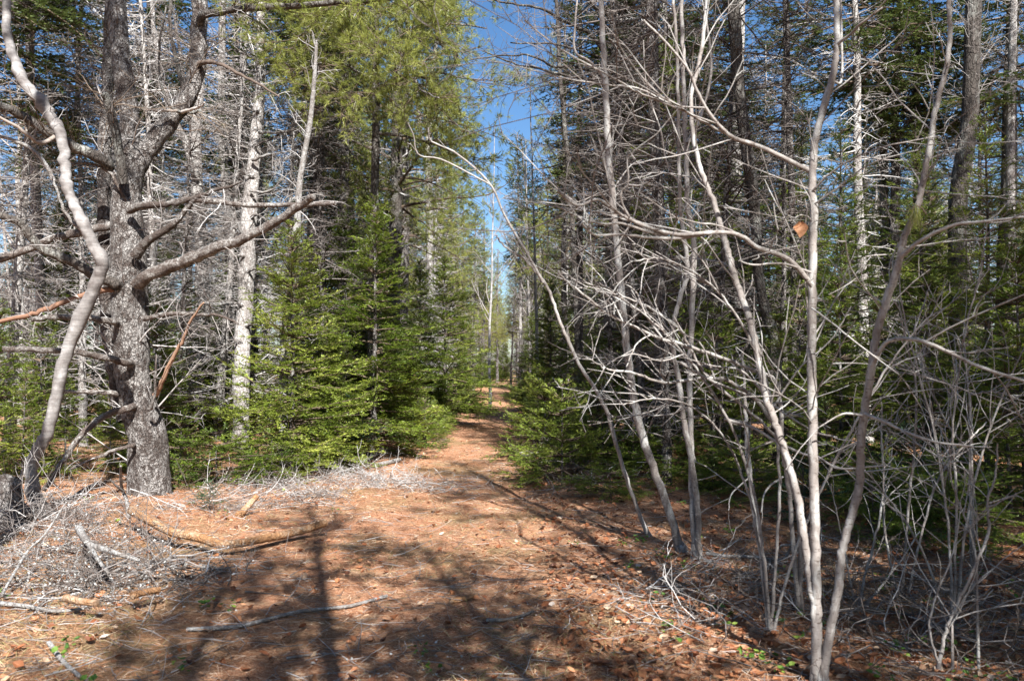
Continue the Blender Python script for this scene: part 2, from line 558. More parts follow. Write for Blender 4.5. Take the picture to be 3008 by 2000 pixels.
def dead_branches(rng, Pt, H, z0, z1, n, Lm, thick=0.014, droop=-0.03, twig=0.13, fine=True, up=0.0):
    m = MB()
    t = np.clip((rng.uniform(z0, z1, n) * H + 0.25) / (H + 0.25), 0, 1)
    az = rng.uniform(0, 2 * math.pi, n)
    L = Lm * rng.uniform(0.3, 1.15, n)
    B, RB = grow(rng, Pt, np.zeros(n, int), t, L, rng.normal(0.05 + up, 0.22, n), 7, 0.10, droop, thick * (0.5 + 0.5 * L / Lm), 0.003, az=az, curl=0.08)
    tb = np.clip(rng.normal(0.5, 0.2, n), 0, 1)
    m.tubes(B, RB, 5, tb)
    idx = per_parent(rng, L / twig + 0.5)
    ts = 0.2 + 0.78 * rng.random(len(idx))
    L2 = (0.5 * L[idx] * (1 - ts) + 0.14) * rng.uniform(0.4, 1.2, len(idx))
    C, RC = grow(rng, B, idx, ts, L2, 0.95 + rng.normal(size=len(idx)) * 0.25, 5, 0.16, -0.02, 0.0058, 0.003, planar=True)
    tc = np.clip(tb[idx] + rng.normal(size=len(idx)) * 0.15, 0, 1)
    m.tubes(C, RC, 3, tc)
    if fine:
        idx2 = per_parent(rng, L2 / 0.13)
        ts2 = 0.15 + 0.83 * rng.random(len(idx2))
        D, RD = grow(rng, C, idx2, ts2, (0.35 * L2[idx2] * (1 - ts2) + 0.05) * rng.uniform(0.5, 1.3, len(idx2)), 0.9, 3, 0.2, 0, 0.004, 0.0024)
        m.tubes(D, RD, 3, np.clip(tc[idx2] + 0.1 * rng.normal(size=len(idx2)), 0, 1))
    return m


def make_fir(seed, H, W, n, mat='fir', per_m=165, nl=0.027, nw=0.010, z0=0.05, **kw):
    rng = rng_of(seed)
    Pt = wavy_trunk(rng, H, 10, 0.015, 0.012)
    tr = trunk_mesh(rng, Pt, 0.012 * H + 0.006, 0.003, M['bark_spruce'], 7, 16)
    cr = fir_crown(rng, Pt, H, W, z0, n, per_m=per_m, nl=nl, nw=nw, **kw).mesh("crown", [M[mat], M['twig_wood']], False)
    return [tr, ("crown", cr, None)]


def make_spruce(seed, H, r, z_dead=(0.06, 0.6), n_dead=105, crown0=0.44, W=1.8, n=230, bark='bark_spruce', mat='spruce', Lm=1.3, twig='dead_wood'):
    rng = rng_of(seed)
    Pt = wavy_trunk(rng, H, 14, 0.012, 0.02)
    tr = trunk_mesh(rng, Pt, r, r * 0.15, M[bark], 11, 40, 0.3)
    dd = dead_branches(rng, Pt, H, z_dead[0], z_dead[1], n_dead, Lm).mesh("twigs", M[twig])
    parts = [tr, ("twigs", dd, "stuff")]
    if n:
        cr = fir_crown(rng, Pt, H, W, crown0, n, -0.15, 0.8, 0.6, 0.17, 0.14, 55, 0.06, 0.030, drop=0.02, shape_noise=0.4)
        parts.append(("crown", cr.mesh("crown", [M[mat], M['twig_wood']], False), None))
    return parts


def make_pine(seed, H, r, z0=0.45, n=46, L=2.6, tufts=1.0, bark='bark_dark', twigs=True):
    rng = rng_of(seed)
    Pt = wavy_trunk(rng, H, 14, 0.015, 0.02)
    tr = trunk_mesh(rng, Pt, r, r * 0.2, M[bark], 11, 40, 0.3)
    m = MB()
    t = z0 + (0.98 - z0) * rng.random(n)
    rel = (t - z0) / (1 - z0)
    ln = L * (1 - rel * 0.75) * rng.uniform(0.55, 1.1, n)
    B, RB = grow(rng, Pt, np.zeros(n, int), t, ln, 0.1 + 0.5 * rel + 0.15 * rng.normal(size=n), 8, 0.09, -0.02, 0.012 + 0.009 * ln, 0.004, az=rng.uniform(0, 6.28, n), curl=0.08)
    m.tubes(B, RB, 5, 0.3, 1)
    add_tufts(rng, m, B, ln, tufts)
    dd = dead_branches(rng, Pt, H, 0.12, z0 + 0.1, 34, 1.5, 0.014).mesh("twigs", M['dead_wood'])
    return [tr] + ([("twigs", dd, "stuff")] if twigs else []) + [("crown", m.mesh("crown", [M['pine'], M['twig_wood']], False), None)]


def add_tufts(rng, m, B, ln, dens=1.0, nl=0.115, nw=0.0075, per=18):
    """Second and third order shoots that end in brushes of long pine needles."""
    idx = per_parent(rng, ln / 0.15 * dens)
    ts = 0.22 + 0.77 * rng.random(len(idx))
    L2 = (0.45 * ln[idx] * (1 - ts) + 0.2) * rng.uniform(0.6, 1.2, len(idx))
    C, RC = grow(rng, B, idx, ts, L2, 0.8, 5, 0.12, 0.05, 0.006, 0.003)
    m.tubes(C, RC, 3, 0.3, 1)
    idx2 = per_parent(rng, L2 / 0.085)
    ts2 = 0.3 + 0.7 * rng.random(len(idx2))
    D, RD = grow(rng, C, idx2, ts2, 0.07 + 0.08 * rng.random(len(idx2)), 0.75, 3, 0.1, 0.10, 0.003, 0.0025)
    n = len(idx2)
    tint = np.clip(rng.normal(0.45, 0.15, n), 0, 1)
    ii = np.repeat(np.arange(n), per)
    pos, tan = sample(D, ii, 0.35 + 0.65 * rng.random(len(ii)))
    d = unit(tan * 0.8 + rng.normal(size=(len(ii), 3)) * 0.55)
    w = unit(np.cross(d, rng.normal(size=d.shape))) * nw * 0.5
    e = pos + d * nl * rng.uniform(0.7, 1.15, (len(ii), 1)) - UP * 0.012
    m.add(np.stack([pos - w, pos + w, e], 1), tris=np.arange(len(ii) * 3).reshape(-1, 3), tint=np.repeat(tint[ii], 3))


def make_hardwood(seed, H, r, bark='bark_pale', n=26, twig_mat='dead_wood', z0=0.3):
    rng = rng_of(seed)
    Pt = wavy_trunk(rng, H, 14, 0.03, 0.035)
    tr = trunk_mesh(rng, Pt, r, r * 0.15, M[bark], 9, 36, 0.25)
    m = MB()
    t = rng.uniform(z0, 0.97, n)
    L = H * 0.27 * (1.15 - t) * rng.uniform(0.6, 1.2, n)
    B, RB = grow(rng, Pt, np.zeros(n, int), t, L, rng.normal(0.75, 0.2, n), 8, 0.10, 0.06, r * 0.33 * (1.2 - t), 0.004, az=rng.uniform(0, 6.28, n))
    m.tubes(B, RB, 5, 0.5)
    idx = per_parent(rng, L / 0.24)
    ts = rng.uniform(0.2, 0.98, len(idx))
    L2 = (0.5 * L[idx] * (1 - ts) + 0.25) * rng.uniform(0.5, 1.1, len(idx))
    C, RC = grow(rng, B, idx, ts, L2, 0.7, 6, 0.12, 0.06, 0.007, 0.003)
    m.tubes(C, RC, 3, 0.45)
    idx2 = per_parent(rng, L2 / 0.16)
    ts2 = rng.uniform(0.2, 0.98, len(idx2))
    D, RD = grow(rng, C, idx2, ts2, (0.5 * L2[idx2] * (1 - ts2) + 0.12), 0.7, 4, 0.14, 0.05, 0.0035, 0.002)
    m.tubes(D, RD, 3, 0.4)
    return [tr, ("twigs", m.mesh("twigs", M[twig_mat]), "stuff")]


def place(parts, name, label, cat, x, y, rotz=0.0, scale=1.0, group=None, tilt=(0, 0), dz=0.0):
    o = thing(name, label, cat, (x, y, float(ground_z(x, y)) + dz), 0, group, scale)
    o.rotation_euler = (tilt[0], tilt[1], rotz)
    for pn, me, kind in parts:
        c = bpy.data.objects.new(pn, me)
        COL.objects.link(c)
        c.parent = o
        if kind:
            c["kind"] = kind
    return o


PR = {}
PR['fir_a'] = make_fir(11, 3.6, 1.0, 190)
PR['fir_b'] = make_fir(12, 4.6, 1.3, 220, per_m=105, nl=0.032, nw=0.014)
PR['fir_c'] = make_fir(13, 2.4, 0.8, 110)
PR['fir_d'] = make_fir(14, 1.1, 0.75, 44, el0=0.15)
PR['fir_e'] = make_fir(15, 0.7, 0.6, 26, 'fir_blue', el0=0.2)
PR['fir_f'] = make_fir(18, 1.25, 0.95, 64, 'fir_sunlit', el0=0.12)
PR['fir_g'] = make_fir(19, 3.5, 1.25, 190, 'fir_sunlit', per_m=120, nl=0.03, nw=0.012)
PR['fir_low'] = make_fir(16, 0.75, 1.15, 40, el0=0.02, el1=0.35, power=0.6)
PR['fir_tall'] = make_fir(17, 7.0, 1.6, 240, per_m=80, nl=0.036, nw=0.014, sec=0.09, ter=0.08, z0=0.08)
PR['spruce_a'] = make_spruce(21, 15, 0.15, twig='dark_twig')
PR['spruce_b'] = make_spruce(22, 13, 0.11, (0.05, 0.7), 150, 0.48, 1.5, 190, 'bark_pale', twig='dead_wood')
PR['spruce_c'] = make_spruce(23, 17, 0.18, (0.1, 0.5), 90, 0.36, 2.1, 240, 'bark_dark', 'spruce', 1.7)
PR['snag_a'] = make_spruce(24, 11, 0.09, (0.05, 0.97), 250, 0, 0, 0, 'bark_pale', Lm=1.25)
PR['snag_b'] = make_spruce(25, 8, 0.06, (0.06, 0.98), 170, 0, 0, 0, 'bark_spruce', Lm=1.15, twig='dark_twig')
PR['pine_a'] = make_pine(31, 17, 0.20, 0.30, 100, 2.9, 1.0)
PR['pine_b'] = make_pine(32, 14, 0.15, 0.33, 74, 2.5, 1.0, 'bark_spruce')
PR['shade_pine_d'] = make_pine(34, 16, 0.13, 0.60, 52, 2.1, 1.1, 'bark_spruce', False)  # unseen pine added for its shadow, crown set high so shade falls farther off
PR['shade_pine_c'] = make_pine(33, 9, 0.10, 0.33, 64, 1.9, 1.2, 'bark_spruce', False)  # unseen pine added to dapple the near ground, crown made dense for shade
PR['hard_a'] = make_hardwood(41, 13, 0.10)
PR['hard_b'] = make_hardwood(42, 9, 0.055, 'bark_smooth', 22)

# ------------------------------------------------------------------ traced trees
def trace(pts, d0, d1=None, n=None, ctrl=None):
    """Photo polyline -> world curve; depth runs from d0 to d1 along it (or per point with ctrl)."""
    k = len(pts)
    if ctrl is not None:
        d = np.interp(np.linspace(0, 1, k), np.linspace(0, 1, len(ctrl)), ctrl)
    else:
        d = np.linspace(d0, d0 if d1 is None else d1, k)
    w = [P(x, y, dd) for (x, y), dd in zip(pts, d)]
    return smooth_curve(w, n or max(8, (k - 1) * 5)), d


def limb(root, name, pts, w0, w1, d0, d1, mat, S=9, rough=0.08, tint=None, rng=None, label=None, ctrl=None, cap=True, wob=1.0):
    """One traced limb as a part of root; w0, w1 = its width in photo pixels at start and end."""
    c, d = trace(pts, d0, d1, ctrl=ctrl)
    n = len(c)
    jit = rng.normal(size=(n, 3)) * 0.0006 * np.mean(d) * wob
    jit[0] = 0
    c = c + jit
    t = np.linspace(0, 1, n)
    R = (w0 + (w1 - w0) * t) * 0.5 / F_PX * np.interp(t, np.linspace(0, 1, len(d)), d)
    m = MB()
    m.tubes(c[None], R[None], S, rng.random(1) if tint is None else [tint], cap=cap, rough=rough, rng=rng)
    o = m.build(name, mat, root, origin=np.array(root.location))
    if label:
        o["label"] = label
    return c, R


def twigs_on(rng, curves, per_m, Lm, mat, root, ang=0.95, thick=0.005, wander=0.16, grav=-0.01, t0=0.25, second=7.0, name="twigs", third=True, tint=(0.5, 0.2)):
    """Dead side twigs on traced limbs, all joined as one stuff part."""
    m = MB()
    for c, R in curves:
        Pt = c[None]
        L = lengths(Pt)[0]
        n = max(1, int(L * per_m))
        t = t0 + (1 - t0) * rng.random(n)
        ln = Lm * rng.uniform(0.25, 1.2, n) * (1.15 - 0.5 * t)
        B, RB = grow(rng, Pt, np.zeros(n, int), t, ln, ang + rng.normal(size=n) * 0.25, 6, wander, grav, np.minimum(thick * (0.5 + ln / Lm * 0.6), np.interp(t, np.linspace(0, 1, len(R)), R) * 0.7), 0.0022)
        tb = np.clip(rng.normal(tint[0], tint[1], n), 0, 1)
        m.tubes(B, RB, 4, tb)
        idx = per_parent(rng, ln * second + rng.random(n))
        ts = rng.uniform(0.2, 0.98, len(idx))
        l2 = (0.45 * ln[idx] * (1.1 - ts) + 0.04) * rng.uniform(0.5, 1.2, len(idx))
        C, RC = grow(rng, B, idx, ts, l2, 0.85, 4, wander * 1.2, grav, 0.0032, 0.0016)
        m.tubes(C, RC, 3, np.clip(tb[idx] + 0.1 * rng.normal(size=len(idx)), 0, 1))
        if third and len(idx):
            i3 = per_parent(rng, l2 * 8)
            if len(i3):
                D, RD = grow(rng, C, i3, rng.uniform(0.2, 0.98, len(i3)), 0.05 + 0.10 * rng.random(len(i3)), 0.9, 3, 0.2, 0, 0.0022, 0.0012)
                m.tubes(D, RD, 3, tb[idx][i3])
    return m.build(name, mat, root, kind="stuff", origin=np.array(root.location))


rg = rng_of(101)
# --- the old many-limbed spruce beside the path
D0 = 9.6
bx, by = PX(440, D0), D0
old = thing("spruce_tree", "big old spruce with lichen grey bark and crooked broken limbs behind the brush pile", "tree", (bx, by, float(ground_z(bx, by))))
trunk_pts = [(448, 1530), (440, 1472), (436, 1380), (434, 1287), (415, 1220), (398, 1159), (388, 1090), (386, 1038), (382, 930), (379, 829), (376, 700), (370, 606), (376, 510), (380, 400), (378, 319), (357, 191), (346, 64), (341, -60), (338, -300)]
c, d = trace(trunk_pts, D0, ctrl=[D0, D0, D0, D0 + 0.2, D0 + 0.5], n=110)
wid = np.interp(np.linspace(0, 1, 110), np.linspace(0, 1, len(trunk_pts)), [178, 138, 116, 112, 106, 98, 100, 106, 104, 106, 100, 88, 64, 60, 58, 58, 56, 52, 40])
m = MB()
m.tubes(c[None], (wid * 0.48 / F_PX * D0)[None], 40, [0.5], rough=0.04, rng=rg)
m.build("trunk", M['bark_spruce'], old, origin=np.array(old.location))
LB = [
    # name, points, w0, w1, d0, d1, material
    ("stem", [(372, 1235), (345, 1130), (326, 1000), (315, 850), (309, 700), (306, 560), (306, 446), (312, 330), (318, 200), (322, 60), (322, -80)], 52, 26, 9.8, 10.1, 'bark_spruce'),
    ("stem", [(378, 700), (384, 600), (394, 520), (420, 462), (459, 408), (510, 338), (555, 274), (577, 210), (583, 128), (587, 32), (584, -80)], 60, 44, 9.7, 10.0, 'bark_spruce'),
    ("limb", [(585, 70), (600, 45), (650, 35), (701, 29), (829, 19), (1000, 10), (1160, -5), (1300, -25)], 26, 12, 9.9, 8.8, 'bark_dark'),
    ("limb", [(583, 190), (605, 182), (638, 185), (701, 217), (765, 249), (820, 285)], 16, 5, 9.8, 9.3, 'limb_wood'),
    ("limb", [(320, 492), (300, 470), (242, 440), (159, 402), (64, 338), (0, 312), (-90, 290)], 34, 22, 9.5, 8.6, 'bark_dark'),
    ("limb", [(405, 836), (427, 816), (510, 778), (574, 753), (638, 727), (701, 708), (765, 676), (829, 638), (893, 599), (920, 575)], 42, 20, 9.4, 8.3, 'bark_limb'),
    ("limb", [(380, 616), (400, 609), (446, 603), (510, 596), (574, 580), (638, 558), (710, 534)], 28, 7, 9.4, 9.0, 'bark_limb'),
    ("limb", [(545, 590), (575, 589), (638, 593), (733, 603), (829, 600), (925, 602), (985, 595)], 17, 12, 9.2, 8.9, 'bark_limb'),
    ("limb", [(398, 750), (420, 722), (446, 698), (497, 670), (529, 638), (558, 603), (590, 570)], 30, 10, 9.4, 9.1, 'bark_limb'),
    ("limb", [(420, 936), (440, 934), (497, 922), (574, 922), (638, 927), (700, 950)], 18, 6, 9.4, 9.0, 'bark_limb'),
    ("limb", [(345, 946), (325, 944), (255, 934), (159, 931), (90, 940)], 22, 14, 9.4, 8.8, 'bark_limb'),
    ("limb", [(345, 842), (330, 830), (274, 804), (191, 759), (115, 727), (77, 676), (38, 644), (-40, 628)], 34, 20, 9.4, 8.9, 'bark_dark'),
    ("limb", [(345, 850), (325, 850), (261, 861), (191, 886), (128, 912), (64, 931), (-30, 950)], 18, 12, 9.5, 8.9, 'red_wood'),
    ("limb", [(330, 663), (310, 665), (210, 689), (159, 698), (83, 733), (-20, 768)], 26, 20, 9.8, 9.4, 'bark_limb'),
    ("limb", [(386, 1068), (370, 1064), (320, 1052), (255, 1038), (179, 1029), (10, 1026)], 22, 16, 9.4, 8.7, 'bark_limb'),
    ("limb", [(352, 1158), (338, 1156), (270, 1152), (188, 1150)], 16, 11, 9.5, 9.2, 'bark_limb'),
    ("limb", [(392, 1196), (376, 1198), (319, 1217), (268, 1249), (217, 1306), (166, 1383), (128, 1440)], 22, 14, 9.4, 8.6, 'bark_limb'),
    ("limb", [(395, 1305), (383, 1309), (312, 1332), (255, 1357), (200, 1378)], 12, 7, 9.4, 8.9, 'bark_limb'),
    ("limb", [(438, 1205), (446, 1191), (456, 1128), (459, 1045)], 9, 6, 9.3, 9.1, 'bark_limb'),
    ("limb", [(455, 1160), (472, 1128), (504, 1057), (536, 1000), (560, 940), (600, 890)], 16, 5, 9.4, 8.9, 'red_wood'),
    ("limb", [(362, 540), (350, 450), (335, 370), (320, 310), (308, 275)], 30, 22, 9.4, 9.1, 'bark_dark'),
    ("limb", [(590, 328), (550, 330), (498, 312), (470, 230), (468, 140), (490, 20)], 9, 6, 9.8, 9.7, 'bark_dark'),
    ("limb", [(545, 285), (520, 190), (500, 90), (505, -20)], 14, 9, 9.9, 10.1, 'bark_dark'),
    ("limb", [(395, 640), (330, 520), (260, 480), (180, 490)], 12, 5, 9.6, 9.2, 'bark_limb'),
    ("limb", [(520, 325), (470, 325), (420, 323)], 8, 4, 9.7, 9.5, 'limb_wood'),
    ("limb", [(535, 330), (570, 320), (600, 302)], 11, 5, 9.6, 9.3, 'limb_wood'),
]
curves = []
for nm, pts, w0, w1, d0, d1, mat in LB:
    cv = limb(old, nm, pts, w0, w1, d0, d1, M[mat], S=12 if nm == "stem" else 9, rough=0.10, rng=rg)
    curves.append(cv)
twigs_on(rg, curves[2:], 4.2, 0.6, M['dead_wood'], old, thick=0.006)
twigs_on(rg, [(c, wid * 0.5 / F_PX * D0)], 7.0, 1.2, M['dead_wood'], old, thick=0.011, t0=0.06)
twigs_on(rg, curves[:2] + [curves[4], curves[20]], 9.0, 1.0, M['twig_wood'], old, thick=0.008, t0=0.45)
m = MB()
for ci in (2,):
    q = curves[ci][0][None, 3:]
    add_tufts(rg, m, q, np.array([0.9 + 0 * lengths(q)[0]]) * 1.3, 2.2 * lengths(q)[0])
m.build("foliage", [M['pine'], M['twig_wood']], old, False, origin=np.array(old.location))

# --- grey curved tree leaning across it
d8 = 8.1
bx, by = PX(150, d8), d8
bent = thing("bent_tree", "smooth grey tree with a kinked curving trunk, leaning in front of the old spruce", "tree", (bx, by, float(ground_z(bx, by))))
pts = [(165, 1590), (150, 1530), (112, 1480), (97, 1440), (93, 1363), (121, 1306), (150, 1236), (172, 1128), (198, 1032), (255, 893), (288, 818), (300, 772), (274, 721), (252, 670), (223, 612), (198, 561), (191, 497), (188, 434), (169, 376), (147, 338), (115, 293), (77, 255), (57, 210), (38, 159), (22, 96), (16, 0), (12, -120)]
c, d = trace(pts, d8, ctrl=[d8, d8 - 0.1, d8 - 0.2, d8, d8 + 0.3], n=120)
wid = np.interp(np.linspace(0, 1, 120), np.linspace(0, 1, len(pts)), [66, 60, 48, 42, 40, 40, 40, 40, 40, 42, 44, 40, 38, 36, 34, 34, 34, 34, 36, 38, 38, 36, 34, 32, 30, 28, 24])
m = MB()
c = c + rg.normal(size=c.shape) * 0.007
wid = wid * (1 + 0.22 * np.exp(-((np.arange(120)[:, None] - np.array([14, 40, 52, 61, 70, 83, 90, 101])) / 1.2) ** 2).sum(1))
m.tubes(c[None], (wid * 0.42 / F_PX * d8)[None], 20, [0.45], rough=0.07, rng=rg)
m.build("trunk", M['bark_smooth'], bent, origin=np.array(bent.location))
cl = [limb(bent, "limb", [(175, 395), (120, 420), (60, 380), (-30, 330)], 14, 8, 8.1, 7.6, M['limb_wood'], rng=rg),
      limb(bent, "limb", [(158, 530), (130, 478), (80, 430), (0, 400)], 12, 10, 8.0, 7.8, M['grey_wood'], rng=rg),
      limb(bent, "limb", [(265, 700), (200, 640), (168, 560), (150, 500)], 10, 6, 8.1, 7.9, M['grey_wood'], rng=rg)]
twigs_on(rg, cl + [(c[60:], wid[60:] * 0.5 / F_PX * d8)], 3.0, 0.5, M['dead_wood'], bent)

# --- stump and root mass at its foot
def stump(x, y):
    o = thing("tree_stump", "rotten grey stump with torn roots at the foot of the bent tree", "stump", (x, y, float(ground_z(x, y))))
    m = MB()
    z = np.array([-0.1, 0.05, 0.15, 0.3, 0.42, 0.47])
    m.tubes(np.stack([0.02 * z, 0 * z, z], 1)[None], np.array([[0.26, 0.2, 0.16, 0.145, 0.13, 0.05]]), 18, [0.4], cap=True, rough=0.14, rng=rg)
    m.build("trunk", M['bark_spruce'], o)
    for a in (0.2, 1.3, 2.2, 3.4, 4.4, 5.5):
        m = MB()
        r = np.linspace(0.1, 0.55, 7)
        zz = np.array([0.2, 0.13, 0.07, 0.05, 0.03, 0.0, -0.04])
        m.tubes(np.stack([np.cos(a + 0.5 * r) * r, np.sin(a + 0.5 * r) * r, zz], 1)[None], np.linspace(0.06, 0.018, 7)[None], 8, [0.35], rough=0.12, rng=rg)
        m.build("root", M['bark_spruce'], o)


stump(PX(20, 7.6), 7.6)

# --- traced straight stems in the middle distance
def traced_tree(name, label, pts, w, d, mat, twigs=(3.0, 0.6), group=None, cat="tree", rough=0.06, S=12, twig_mat='dead_wood', extra=(), dead=None, third=True, ctrl=None, tint=(0.5, 0.2)):
    x, y = PX(pts[0][0], d), d
    gz = float(ground_z(x, y))
    o = thing(name, label, cat, (x, y, gz), 0, group)
    n = max(24, (len(pts) - 1) * 8)
    c, dd = trace(pts, d, n=n, ctrl=ctrl)
    if c[0, 2] > gz - 0.1:
        c = np.vstack([[c[0, 0], c[0, 1], gz - 0.15], c])
        n += 1
    R = np.interp(np.linspace(0, 1, n), np.linspace(0, 1, len(w)), w) * 0.5 / F_PX * d
    m = MB()
    m.tubes(c[None], R[None], S, rg.random(1), rough=rough, rng=rg)
    m.build("trunk", M[mat], o, origin=np.array(o.location))
    cs = [(c, R)]
    for pp, w0, w1, da, db, mt in extra:
        cs.append(limb(o, "limb", pp, w0, w1, da, db, M[mt], 7, rng=rg))
    if twigs:
        twigs_on(rg, cs, twigs[0], twigs[1], M[twig_mat], o, third=third, tint=tint)
    return o


traced_tree("spruce_tree", "slim pale barked spruce standing just past the bent grey tree", [(131, 1312), (124, 1000), (115, 765), (105, 574), (96, 383), (88, 180), (80, -60)], [34, 28, 28, 26, 24, 20], 16.0, 'bark_pale', (7, 0.9))
traced_tree("maple_tree", "grey forked maple behind the rising limb of the old spruce", [(604, 1290), (600, 1000), (596, 800), (585, 640), (577, 510), (576, 380), (588, 250), (596, 100), (600, -60)], [40, 36, 36, 34, 30, 20, 16], 17.5, 'bark_pale', (3, 0.9),
            extra=[([(577, 515), (550, 430), (510, 340), (480, 260), (455, 120), (440, -40)], 24, 12, 17.4, 17.0, 'bark_pale'), ([(580, 520), (540, 480), (500, 465), (470, 445)], 14, 7, 17.3, 16.8, 'grey_wood'), ([(577, 420), (540, 240), (520, 100), (500, 0)], 12, 7, 17.5, 17.6, 'bark_spruce')])
traced_tree("spruce_tree", "straight white barked spruce between the forked maple and the knotty one", [(700, 1240), (689, 893), (670, 638), (654, 446), (650, 319), (654, 0), (655, -80)], [30, 26, 24, 22, 20, 18], 20.0, 'bark_pale', (7, 0.9))
knot = traced_tree("fir_tree", "knotty pale trunk with broken stubs and a peeled orange base, sunk among the young firs", [(706, 1330), (708, 1250), (712, 1032), (721, 886), (727, 702), (737, 574), (746, 478), (756, 351), (765, 255), (765, 100), (768, -60)], [54, 48, 47, 46, 46, 40, 34, 30, 24, 20], 15.2, 'bark_pale', (9, 1.0),
                   extra=[([(740, 470), (790, 455), (830, 448)], 10, 5, 15, 14.7, 'grey_wood'), ([(760, 390), (850, 385), (1000, 335)], 9, 4, 15, 14.4, 'grey_wood'), ([(765, 230), (830, 190), (930, 155)], 10, 4, 15.1, 14.8, 'grey_wood'), ([(735, 560), (790, 560), (860, 500)], 9, 4, 15, 14.8, 'grey_wood'), ([(715, 700), (690, 640), (640, 600)], 10, 5, 15.1, 14.8, 'grey_wood')] + [([(bx0, by0), (bx0 + sg * 22, by0 - 8), (bx0 + sg * ln, by0 - rs)], 9, 5, 15.1, 14.9, 'bark_spruce') for bx0, by0, sg, ln, rs in
                   [(745, 520, -1, 60, 30), (722, 800, 1, 70, 20), (728, 760, -1, 45, 5), (735, 640, 1, 55, -12), (716, 900, -1, 60, 12), (742, 430, 1, 90, 40), (758, 330, -1, 70, 35), (720, 960, 1, 50, 10), (764, 180, -1, 60, 30), (714, 1010, -1, 40, -5)]], rough=0.13)
traced_tree("dead_tree", "leaning dead pole stripped of bark above the young firs", [(835, 1010), (855, 800), (874, 640), (880, 540), (893, 459), (912, 351), (925, 210), (930, 120)], [26, 22, 20, 17, 16, 12, 8], 12.6, 'grey_wood', (6, 0.6))
traced_tree("spruce_tree", "twin grey spruce trunk rising behind the tallest young fir", [(1000, 1200), (1002, 1000), (1010, 640), (1013, 383), (1016, 200), (1020, -60)], [30, 27, 26, 24, 22], 18.5, 'bark_spruce', (10, 1.0))
traced_tree("maple_tree", "pale forked maple trunk beside the path under the pine boughs", [(1268, 1200), (1265, 1000), (1263, 830), (1262, 640), (1258, 460), (1262, 340), (1270, 220), (1290, 60)], [26, 22, 21, 20, 20, 14, 8], 27.0, 'bark_pale', (2.5, 1.4), extra=[([(1260, 480), (1235, 380), (1215, 200), (1200, 90)], 15, 8, 27, 26.5, 'bark_pale'), ([(1265, 300), (1300, 240), (1390, 220)], 9, 5, 27, 26, 'grey_wood')])
traced_tree("larch_tree", "bare dark larch with fine level twigs against the blue gap over the path", [(1702, 1180), (1692, 900), (1676, 560), (1663, 415), (1645, 220), (1638, 60), (1630, -60)], [18, 16, 14, 13, 11, 9], 17.0, 'bark_dark', (11, 1.4), twig_mat='dark_twig', tint=(0.35, 0.2))

# trunks among the dead thicket
traced_tree("spruce_tree", "grey lichened trunk half hidden in the dead twig thicket behind the paired saplings", [(1945, 1240), (1942, 1050), (1940, 850), (1938, 690), (1925, 400), (1915, 150), (1910, -60)], [52, 42, 38, 36, 34, 30], 12.5, 'bark_spruce', (8, 1.1), twig_mat='dark_twig', tint=(0.5, 0.25))
traced_tree("spruce_tree", "crooked dark barked trunk with yellow lichen behind the slanting sapling", [(2268, 1350), (2262, 1200), (2270, 1100), (2277, 1000), (2250, 920), (2228, 800), (2215, 600), (2175, 300), (2160, 100), (2150, -60)], [44, 36, 32, 30, 28, 30, 34, 36, 34], 10.8, 'bark_dark', (7, 1.1), twig_mat='dark_twig', extra=[([(2222, 750), (2150, 790), (2080, 820), (2040, 870)], 16, 7, 10.7, 10.2, 'bark_dark')], rough=0.12)
traced_tree("spruce_tree", "tall pale trunk seen through the dead twigs beyond the crooked trunk", [(2160, 1200), (2160, 900), (2160, 600), (2165, 380), (2170, 200), (2175, -60)], [36, 34, 34, 32, 30], 15.0, 'bark_pale', (6, 1.2), twig_mat='dark_twig', tint=(0.6, 0.2))
traced_tree("spruce_tree", "upright grey trunk in the green firs beyond the leaning blurred sapling", [(2610, 1200), (2600, 900), (2597, 600), (2595, 400), (2592, 150), (2590, -60)], [26, 25, 24, 23, 20], 17.0, 'bark_pale', (9, 1.1))
traced_tree("pine_tree", "stout dark pine trunk rising from the thick firs at the edge", [(2815, 1300), (2815, 1000), (2815, 600), (2845, 380), (2855, 200), (2860, 0), (2862, -120)], [54, 52, 50, 46, 44, 42], 12.0, 'bark_dark', (9, 1.2))
traced_tree("spruce_tree", "thin pale trunk beside the stout dark pine trunk", [(2975, 1200), (2970, 800), (2968, 500), (2970, 300), (2975, 100), (2980, -60)], [26, 25, 24, 22, 20], 14.0, 'bark_pale', (6, 1.0))
traced_tree("spruce_tree", "slender dark trunk just behind the slanting sapling stem, full of dead twigs", [(1850, 1300), (1845, 1000), (1838, 700), (1820, 400), (1805, 150), (1800, -60)], [28, 24, 22, 20, 18], 13.5, 'bark_dark', (7, 1.1), twig_mat='dark_twig', extra=[
    ([(1812, 230), (1749, 115), (1691, 80), (1653, 61), (1596, 29), (1538, 15), (1450, 0)], 14, 5, 13.5, 12.2, 'bark_dark'), ([(1822, 250), (1737, 233), (1661, 222), (1576, 203), (1500, 184), (1420, 150)], 10, 4, 13.5, 12.6, 'bark_dark'),
    ([(1815, 240), (1699, 199), (1626, 195), (1569, 168), (1500, 161), (1380, 175)], 9, 4, 13.4, 12.4, 'bark_dark'), ([(1812, 190), (1768, 168), (1684, 145), (1615, 128), (1500, 126)], 8, 4, 13.5, 12.8, 'bark_dark'),
    ([(1828, 480), (1760, 440), (1660, 480), (1560, 500)], 8, 4, 13.5, 12.9, 'bark_dark'), ([(1806, 60), (1740, 10), (1680, -60)], 9, 5, 13.5, 13.0, 'bark_dark')])
